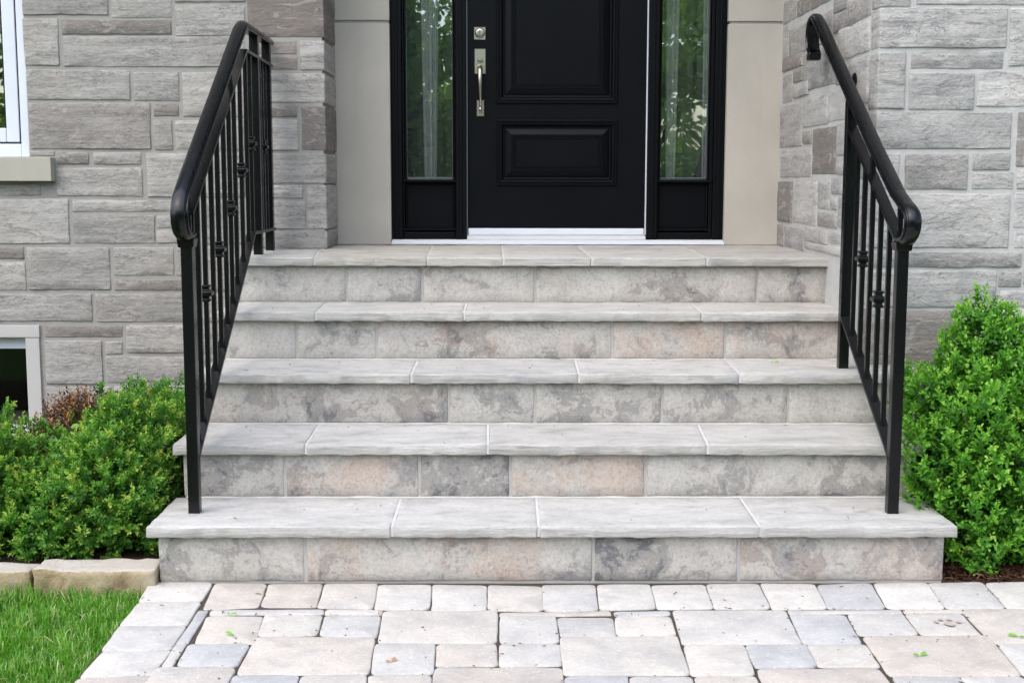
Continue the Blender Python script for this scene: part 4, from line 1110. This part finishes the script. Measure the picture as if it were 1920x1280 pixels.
def shrub(name, label, lobes, n_shoots, leaf, mat, seed, tint=(0.55, 0.22), lump=0.16, allow=None, spread=0.55, pairs=5, shoot=0.06, up_bias=0.5, group=None, stems=18, root=None, fill_n=None, wide=0.55, tuft=0.0):
    rs = np.random.RandomState(seed)
    cen = np.array([l[0] for l in lobes]); rad = np.array([l[1] for l in lobes])
    area = (rad[:, 0] * rad[:, 1] + rad[:, 1] * rad[:, 2] + rad[:, 0] * rad[:, 2]); pr = area / area.sum()
    P, D = [], []
    got = 0
    while got < n_shoots:
        m = n_shoots
        li = rs.choice(len(lobes), m, p=pr)
        d = unit(rs.normal(size=(m, 3)))
        lumpv = np.array([noise.noise(Vector(v) * 3.1 + Vector((seed, li_, 0))) + 0.9 * noise.noise(Vector(v) * 6.0 + Vector((seed, 0, li_))) for v, li_ in zip(d, li)])
        r = (1 + lump * lumpv) * rs.uniform(0.72, 1.08, m)
        p = cen[li] + d * rad[li] * r[:, None]
        nrm = unit(d / rad[li])
        keep = p[:, 2] > 0.03
        for q in range(len(lobes)):
            e = np.linalg.norm((p - cen[q]) / rad[q], axis=1)
            keep &= ~((li != q) & (e < 0.78))
        if allow is not None: keep &= allow(p)
        P.append(p[keep]); D.append(nrm[keep]); got += keep.sum()
    P = np.concatenate(P); D = np.concatenate(D)
    if tuft:
        # side branches: gather the shoots into domed tufts with gaps between
        ids = [0]
        for q in range(1, len(P)):
            if np.min(np.linalg.norm(P[ids] - P[q], axis=1)) > tuft * 1.12: ids.append(q)
        per = max(6, int(n_shoots / len(ids)))
        cp, cd = np.repeat(P[ids], per, 0), np.repeat(D[ids], per, 0)
        sz = np.repeat(rs.uniform(0.65, 1.2, len(ids)), per)[:, None]
        v = unit(rs.normal(size=cp.shape) + cd * 0.9 + np.array([0, 0, 0.35]))
        P = cp + v * tuft * sz * (rs.uniform(0.55, 1.0, len(cp))[:, None]); D = unit(v * 0.8 + cd * 0.4)
        P[:, 2] = np.maximum(P[:, 2], 0.02)
        k_ = np.ones(len(P), bool) if allow is None else allow(P)
        P, D = P[k_], D[k_]
    else:
        P, D = P[:n_shoots], D[:n_shoots]
    n = len(P)
    dirs = unit(D * 0.75 + np.array([0, 0, up_bias]) + rs.normal(size=(n, 3)) * spread * 0.55)
    SL = shoot * rs.uniform(0.6, 1.35, n)
    side0 = unit(np.cross(dirs, rs.normal(size=(n, 3))))
    side1 = np.cross(dirs, side0)
    age = rs.normal(tint[0], tint[1], n)
    B, A, N_, LL, T = [], [], [], [], []
    for k in range(pairs + 1):
        t = k / pairs
        last = k == pairs
        sd = side0 if k % 2 == 0 else side1
        for sg in (-1, 1):
            s_ = sd * sg
            ang = (0.95 - 0.5 * t) * rs.uniform(0.75, 1.2, n)
            ax_ = unit(dirs * np.cos(ang)[:, None] + s_ * np.sin(ang)[:, None] + rs.normal(size=(n, 3)) * 0.12 - np.array([0, 0, 0.10]))
            nr = unit(dirs * np.sin(ang)[:, None] - s_ * np.cos(ang)[:, None] + D * 0.45 + np.array([0, 0, 0.75]))
            B.append(P + dirs * (SL * (t * 1.0 - 0.85))[:, None] + s_ * leaf * 0.06)
            A.append(ax_); N_.append(nr)
            LL.append(leaf * rs.uniform(0.7, 1.15, n) * (0.75 if last else 1.0) * (0.85 + 0.15 * (1 - t)))
            T.append(np.clip(age - 0.30 + 0.42 * t + rs.normal(0, 0.07, n), 0, 1))
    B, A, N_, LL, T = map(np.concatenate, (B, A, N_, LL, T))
    # older leaves deeper inside, tinted dark for the inner shade as well
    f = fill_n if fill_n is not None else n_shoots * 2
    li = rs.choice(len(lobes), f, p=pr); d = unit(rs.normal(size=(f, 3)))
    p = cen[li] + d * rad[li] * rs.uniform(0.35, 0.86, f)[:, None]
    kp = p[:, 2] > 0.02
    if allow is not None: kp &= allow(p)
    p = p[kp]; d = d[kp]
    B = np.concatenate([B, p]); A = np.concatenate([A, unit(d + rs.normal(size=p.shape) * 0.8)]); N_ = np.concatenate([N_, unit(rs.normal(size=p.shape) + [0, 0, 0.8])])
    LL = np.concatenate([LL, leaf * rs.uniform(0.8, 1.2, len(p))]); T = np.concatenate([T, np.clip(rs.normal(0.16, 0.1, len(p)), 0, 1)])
    V, F = leaves(B, A, N_, LL, LL * wide)
    base = np.array(root if root is not None else (cen[0][0], cen[0][1], 0.0))
    e = empty(name, tuple(base)); tag(e, label, 'shrub', group)
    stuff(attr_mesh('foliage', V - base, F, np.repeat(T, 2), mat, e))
    mb = MB(); rnd = random.Random(seed)
    order = rs.choice(n, stems, replace=False)
    for q in order:
        tip = P[q] - dirs[q] * 0.02; b = Vector(tuple(base)) + Vector((rnd.uniform(-0.04, 0.04), rnd.uniform(-0.04, 0.04), -0.02))
        tipv = Vector(tuple(tip)); midp = b.lerp(tipv, 0.5) + Vector((0, 0, 0.08))
        if allow is not None and not allow(np.array([tuple(midp)]))[0]: continue
        mb.tube([tuple(v - Vector(tuple(base))) for v in (b, b.lerp(midp, 0.6) + Vector((0, 0, 0.02)), midp, tipv)], [0.009, 0.007, 0.005, 0.0015], 5)
    mb.build('stem', M['twig'], e, smooth=True)
    return e
left_ok = lambda p: ((p[:, 0] < XL - 0.05) | (p[:, 1] < -0.5)) & (p[:, 1] < Y_FACADE - 0.05) & (p[:, 1] > 0.10)
def right_ok(p):
    inside_step = (p[:, 0] < XR + 0.06) & (p[:, 2] < 0.215) & (p[:, 1] > -0.1)
    inside_step |= (p[:, 0] < XR + 0.045) & (p[:, 2] < 0.43) & (p[:, 1] > STEP_D - 0.06)
    inside_step |= (p[:, 0] < XR + 0.02) & (p[:, 2] < 0.64) & (p[:, 1] > 2 * STEP_D - 0.06)
    return (p[:, 1] < Y_WING - 0.03) & ~inside_step & (p[:, 1] > 0.015) & (p[:, 0] > 1.43)
shrub('boxwood_shrub', 'large rounded boxwood with yellow green tips against the left side of the steps',
      [((-1.40, 0.46, 0.20), (0.24, 0.30, 0.24)), ((-1.53, 0.46, 0.15), (0.19, 0.26, 0.19)), ((-1.36, 0.62, 0.34), (0.20, 0.25, 0.17)), ((-1.62, 0.40, 0.14), (0.20, 0.24, 0.16)), ((-1.32, 0.40, 0.16), (0.15, 0.22, 0.15))],
      3900, 0.0190, M['leaf_box'], 3, (0.72, 0.16), 0.30, left_ok, pairs=5, shoot=0.050, wide=0.5, up_bias=0.35, tuft=0.046)
shrub('boxwood_shrub', 'leafy boxwood at the left picture edge in front of the basement window',
      [((-1.98, 0.46, 0.20), (0.28, 0.30, 0.24)), ((-1.86, 0.40, 0.14), (0.24, 0.26, 0.18)), ((-1.86, 0.52, 0.24), (0.15, 0.2, 0.17)), ((-2.06, 0.5, 0.36), (0.2, 0.24, 0.15))],
      2900, 0.0190, M['leaf_box'], 5, (0.72, 0.16), 0.30, left_ok, pairs=5, shoot=0.050, wide=0.5, up_bias=0.35, tuft=0.046)
shrub('boxwood_shrub', 'darker green boxwood behind, close to the stone wall beside the railing post',
      [((-1.48, 1.12, 0.20), (0.26, 0.30, 0.24)), ((-1.36, 1.08, 0.26), (0.15, 0.25, 0.20)), ((-1.56, 1.06, 0.18), (0.17, 0.25, 0.20))],
      2000, 0.0195, M['leaf_bright'], 8, (0.45, 0.18), 0.34, left_ok, pairs=5, shoot=0.055, wide=0.45, up_bias=0.6, tuft=0.05)
shrub('bronze_shrub', 'small bronze brown shrub between the green boxwoods and the basement window',
      [((-1.82, 1.12, 0.25), (0.15, 0.2, 0.20)), ((-1.73, 1.06, 0.33), (0.13, 0.16, 0.15)), ((-1.90, 1.02, 0.20), (0.13, 0.16, 0.15))],
      820, 0.019, M['leaf_bronze'], 12, (0.62, 0.26), 0.25, left_ok, pairs=5, shoot=0.07, wide=0.42, up_bias=0.8)
shrub('bright_shrub', 'tall bright green boxwood with a pointed top right of the steps',
      [((1.86, 0.38, 0.30), (0.37, 0.34, 0.36)), ((1.72, 0.36, 0.46), (0.24, 0.28, 0.24)), ((1.76, 0.38, 0.68), (0.14, 0.16, 0.19)), ((1.73, 0.38, 0.80), (0.085, 0.09, 0.12)), ((1.715, 0.38, 0.84), (0.045, 0.05, 0.06)), ((1.88, 0.42, 0.72), (0.11, 0.12, 0.15)), ((1.58, 0.30, 0.34), (0.13, 0.20, 0.20)), ((1.70, 0.20, 0.20), (0.17, 0.16, 0.17)), ((1.60, 0.40, 0.56), (0.12, 0.18, 0.12))],
      4300, 0.0230, M['leaf_bright'], 21, (0.72, 0.14), 0.28, right_ok, pairs=4, shoot=0.062, wide=0.56, up_bias=0.55, stems=26, root=(1.80, 0.40, 0.0), tuft=0.050)

# a few dead tan sprigs on top of the shrub by the wall
rs = np.random.RandomState(31); BB, AA, NN = [], [], []
for cx_, cy_, cz_ in ((-1.55, 1.05, 0.44), (-1.47, 1.08, 0.465), (-1.44, 1.02, 0.455), (-1.60, 1.0, 0.40), (-1.37, 1.06, 0.46), (-1.52, 0.98, 0.42)):
    for q in range(9):
        t_ = q / 9
        BB.append((cx_ + 0.006 * rs.normal(), cy_ + 0.006 * rs.normal(), cz_ + 0.045 * t_)); AA.append((rs.normal() * 0.7, rs.normal() * 0.7, 0.8)); NN.append((rs.normal(), -0.6, rs.normal()))
V, F = leaves(np.array(BB), unit(np.array(AA)), unit(np.array(NN)), rs.uniform(0.012, 0.019, len(BB)), rs.uniform(0.005, 0.008, len(BB)), 0.3)
host = [o for o in bpy.data.objects if o.get('label', '').startswith('darker green boxwood')][0]
stuff(attr_mesh('dead_sprig', V - np.array(host.location), F, np.repeat(rs.rand(len(BB)), 2), M['leaf_tan'], host))
# broad-leaved seedling climbing through the bronze shrub
rs = np.random.RandomState(2)
n = 34
bp = np.stack([rs.uniform(-1.92, -1.70, n), rs.uniform(0.84, 0.94, n), rs.uniform(0.16, 0.42, n)], 1)
bp[:, 2] = 0.20 + (bp[:, 0] + 1.92) * 0.75 + rs.uniform(-0.06, 0.07, n)
V, F = leaves(bp, unit(rs.normal(size=(n, 3)) * [1, 0.5, 0.4] + [0, -0.3, 0]), unit(rs.normal(size=(n, 3)) * 0.3 + [0, -0.4, 1]), rs.uniform(0.03, 0.042, n), rs.uniform(0.026, 0.034, n), 0.15)
e = empty('vine_seedling', (-1.80, 0.92, 0.0)); tag(e, 'round leaved green seedling growing through the bronze shrub', 'plant')
stuff(attr_mesh('foliage', V - np.array([-1.80, 0.92, 0.0]), F, np.repeat(rs.uniform(0.45, 0.8, n), 2), M['leaf_bright'], e))
mb = MB()
for q in range(0, n, 3): mb.tube([(0, 0, 0), tuple((Vector(bp[q]) - Vector((-1.80, 0.92, 0.0))) * 0.5 + Vector((0, 0, 0.05))), tuple(Vector(bp[q]) - Vector((-1.80, 0.92, 0.0)))], [0.004, 0.003, 0.0012], 5)
mb.build('stem', M['twig'], e)
# weed in the mulch
rs = np.random.RandomState(6); n = 7
a = np.arange(n) * 2 * math.pi / n
ax_ = np.stack([np.cos(a), np.sin(a) * 0.8, np.full(n, 0.55) + rs.uniform(-.1, .3, n)], 1)
V, F = leaves(np.zeros((n, 3)), unit(ax_), unit(np.stack([-np.cos(a), -np.sin(a), np.full(n, 1.5)], 1)), rs.uniform(0.022, 0.032, n), rs.uniform(0.012, 0.016, n), 0.2)
o = attr_mesh('weed', V, F, np.full(n * 2, 0.8), M['leaf_bright']); o.location = (1.688, 0.058, 0.004)
tag(o, 'tiny bright green weed sprouting from the mulch right of the steps', 'weed')

# grass
def grass(x0, x1, y0, y1, dens, seed, hmin=0.034, hmax=0.070):
    rs = np.random.RandomState(seed); n = int((x1 - x0) * (y1 - y0) * dens)
    x = rs.uniform(x0, x1, n); y = rs.uniform(y0, y1, n)
    edge = -1.154 + 0.012 * np.sin(y * 31) + 0.008 * np.sin(y * 77)
    k = x < edge; x, y = x[k], y[k]; n = len(x)
    clump = np.array([noise.noise(Vector((a_ * 9, b_ * 9, seed))) for a_, b_ in zip(x, y)])
    h = rs.uniform(hmin, hmax, n) * (1 + 0.45 * clump)
    near = np.clip((y + 0.16) / 0.14, 0, 1); h *= 1 + 0.25 * near
    az = rs.uniform(0, 2 * math.pi, n); lean = np.abs(rs.normal(0.35, 0.30, n)) + 0.05
    dv = np.stack([np.cos(az), np.sin(az), np.zeros(n)], 1); wv = np.stack([-np.sin(az), np.cos(az), np.zeros(n)], 1)
    tw = rs.uniform(-0.9, 0.9, n); wv = wv * np.cos(tw)[:, None] + dv * np.sin(tw)[:, None]
    b = np.stack([x, y, np.full(n, -0.066)], 1); w = (rs.uniform(0.0011, 0.0023, n))[:, None] * wv
    H = h[:, None]; Lh = (h * np.minimum(lean, 1.3))[:, None]; zz = np.array([[0, 0, 1.0]])
    p1 = b + zz * H * 0.45 + dv * Lh * 0.15; p2 = b + zz * H * 0.8 + dv * Lh * 0.5; p3 = b + zz * H * (1.0 - 0.18 * np.minimum(lean, 1.3))[:, None] + dv * Lh * 1.0
    V = np.stack([b - w, b + w, p1 - w, p1 + w, p2 - w * 0.7, p2 + w * 0.7, p3 - w * 0.12, p3 + w * 0.12], 1).reshape(-1, 3)
    o = np.arange(n)[:, None] * 8
    F = np.concatenate([o + np.array([[0, 1, 3, 2]]), o + np.array([[2, 3, 5, 4]]), o + np.array([[4, 5, 7, 6]])], 1).reshape(-1, 4)
    t = np.clip(rs.normal(0.5, 0.2, n) + 0.15 * clump, 0, 0.9); t[rs.rand(n) < 0.09] = 1.0
    return V, F, np.repeat(t, 3)
V, F, T = grass(-2.7, -1.14, -1.45, -0.035, 17000, 4)
o = attr_mesh('grass', V, F, T, M['grass']); stuff(o); tag(o, 'short green lawn grass beside the paving and edging stones', 'grass')

# mulch chips
rs = np.random.RandomState(9); n = 3200
c = np.stack([rs.uniform(1.49, 2.3, n), rs.uniform(0.012, 0.50, n), rs.uniform(-0.012, 0.010, n)], 1)
az = rs.uniform(0, math.pi, n); pit = rs.normal(0, 0.28, n)
d = np.stack([np.cos(az) * np.cos(pit), np.sin(az) * np.cos(pit), np.sin(pit)], 1); L = rs.gamma(2.2, 0.0062, n) + 0.004; W = rs.uniform(0.0014, 0.0042, n)
w = unit(np.cross(d, np.array([0, 0, 1.0]) + rs.normal(0, 0.3, (n, 3)))); h = np.cross(w, d)
corners = []
for a_, b_, e_ in ((-1, -1, -1), (1, -0.7, -1), (1, 0.7, -1), (-1, 1, -1), (-1, -1, 1), (1, -0.7, 1), (1, 0.7, 1), (-1, 1, 1)):
    corners.append(c + d * (L * a_)[:, None] + w * (W * b_)[:, None] + h * (0.0012 * e_))
V = np.stack(corners, 1).reshape(-1, 3)
F = (np.arange(n)[:, None, None] * 8 + np.array([(0, 3, 2, 1), (4, 5, 6, 7), (0, 1, 5, 4), (1, 2, 6, 5), (2, 3, 7, 6), (3, 0, 4, 7)])[None]).reshape(-1, 4)
o = attr_mesh('mulch', V, F, np.repeat(np.clip(rs.normal(0.42, 0.25, n), 0, 1), 6), M['mulch']); stuff(o); tag(o, 'red brown shredded bark mulch in the bed right of the steps', 'mulch')

# specks, bud scales and petals lying about
rs = np.random.RandomState(15); pts = []
for _ in range(90): pts.append((rs.uniform(-1.1, 1.8), rs.uniform(-1.0, -0.02), 0.0015))
for q in PAVERS:
    for i in range(4):
        for _ in range(rs.poisson(0.8)):
            t = rs.rand(); a_, b_ = np.array(q[i]), np.array(q[(i + 1) % 4]); p_ = a_ + (b_ - a_) * t
            if p_[1] < -0.01: pts.append((p_[0], p_[1], 0.0))
for k in range(4):
    for _ in range(16): pts.append((rs.uniform(-1.0, 1.3), k * STEP_D + rs.uniform(-0.02, 0.35), (k + 1) * STEP_R + 0.0022))
pts = np.array(pts); n = len(pts); az = rs.uniform(0, 2 * math.pi, n)
V, F = leaves(pts, np.stack([np.cos(az), np.sin(az), rs.uniform(0, 0.25, n)], 1), np.tile([[0.05, 0.05, 1.0]], (n, 1)), rs.gamma(2, 0.0036, n) + 0.0025, rs.uniform(0.0022, 0.0058, n), 0.4)
o = attr_mesh('debris', V, F, np.repeat(rs.rand(n), 2), M['debris']); stuff(o); tag(o, 'tiny brown bud scales and petals scattered over pavers and treads', 'debris')
# fallen leaves
for (x, y, z, a, l, lab, mt) in [(-0.845, -0.336, 0.004, 0.3, 0.024, 'curled green leaf on the sliver paver below the lawn corner', 'leaf_bright'),
        (-0.798, -0.517, 0.004, 2.6, 0.034, 'slender green leaf on the beige paver near the lawn', 'leaf_bright'),
        (-0.310, -0.733, 0.004, 1.0, 0.028, 'tan and green leaf on the blue grey paver at the bottom edge', 'leaf_tan'),
        (1.197, -0.695, 0.004, 0.6, 0.034, 'green leaf on the large beige paver at the lower right', 'leaf_bright'),
        (1.543, -0.538, 0.004, 2.9, 0.034, 'green leaf lying on the pavers at the right picture edge', 'leaf_bright'),
        (1.112, 0.989, 3 * STEP_R + 0.004, 0.2, 0.026, 'small green leaf on the third tread near the right railing', 'leaf_bright')]:
    ax_ = np.array([[math.cos(a), math.sin(a), 0.12], [math.cos(a + 2.3), math.sin(a + 2.3), 0.2]])
    V, F = leaves(np.zeros((2, 3)), unit(ax_), np.array([[0, -0.2, 1.0]] * 2), np.array([l, l * 0.6]), np.array([l * 0.4, l * 0.3]), 0.35)
    o = attr_mesh('fallen_leaf', V, F, np.array([0.85, 0.85, 0.7, 0.7]), M[mt]); o.location = (x, y, z)
    tag(o, lab, 'leaf', 'fallen leaves')
# muddy paw mark on one paver
mb = MB()
for dx, dy, r in ((0, 0, 0.016), (-0.034, 0.020, 0.008), (-0.014, 0.040, 0.008), (0.012, 0.040, 0.008), (0.034, 0.018, 0.008)):
    o_ = len(mb.v); n = 12
    mb.v += [(dx + math.cos(k * 2 * math.pi / n) * r * (1 + 0.15 * math.sin(k * 2.3 + dx * 90)), dy + math.sin(k * 2 * math.pi / n) * r * 1.3, 0.0) for k in range(n)]
    mb.f.append(tuple(o_ + k for k in range(n)))
o = mb.build('paw_print', M['mud']); o.location = (1.375, -0.425, 0.0042)
tag(o, 'faint muddy paw print on a paver at the right', 'paw print')

# ---------------------------------------------------------------- trees across the street, seen in the glass
def tree_meshes(seed):
    rs = np.random.RandomState(seed)
    n = 9000
    blobs = [(rs.uniform(-2.2, 2.2), rs.uniform(-1.8, 1.8), rs.uniform(0.9, 8.0), rs.uniform(0.8, 1.7)) for _ in range(30)]
    bi = rs.choice(len(blobs), n); b = np.array(blobs)[bi]
    d = unit(rs.normal(size=(n, 3))); p = b[:, :3] + d * b[:, 3:4] * rs.uniform(0.5, 1, n)[:, None] ** 0.5 * [1, 1, 0.6]
    V, F = leaves(p, unit(rs.normal(size=(n, 3))), unit(rs.normal(size=(n, 3)) + [0, 0, 0.8]), rs.uniform(0.13, 0.25, n), rs.uniform(0.09, 0.16, n), 0.2)
    return V, F, np.repeat(np.clip(rs.normal(0.55, 0.25, n), 0, 1), 2), blobs
V, F, T, blobs = tree_meshes(3)
tree = empty('street_tree', (-9.5, -21, -0.07))
crown = attr_mesh('crown', V, F, T, M['tree_leaf'], tree); stuff(crown)
mb = MB().tube([(0, 0, -0.1), (0.05, 0, 1.5), (0, 0.1, 4), (0.1, 0, 7.5)], [0.28, 0.2, 0.14, 0.03], 10)
for bx_, by_, bz_, br_ in blobs[:14]: mb.tube([(0, 0, max(0.8, bz_ * 0.45)), (bx_ * 0.5, by_ * 0.5, bz_ * 0.8), (bx_, by_, bz_)], [0.08, 0.05, 0.015], 6)
trunk = mb.build('trunk', M['bark'], tree, smooth=True)
tag(tree, 'leafy tree across the street, seen reflected in the door glass', 'tree', 'trees reflected in the glass')
for x, y, rz, sc in ((-5.6, -19.5, 1.0, 0.95), (-2.2, -20.5, 2.2, 1.05), (1.6, -19.0, 3.1, 0.9), (5.6, -20.5, 4.4, 1.0), (9.6, -19.5, 5.3, 1.05), (-13.5, -20, 0.7, 1.1), (-3.9, -24, 2.9, 1.2), (3.6, -24.5, 5.9, 1.2), (-8, -25, 1.9, 1.25)):
    t = tree.copy(); C.objects.link(t); t.location = (x, y, -0.07); t.rotation_euler = (0, 0, rz); t.scale = (sc, sc, sc)
    for ch in (crown, trunk):
        c = ch.copy(); C.objects.link(c); c.parent = t
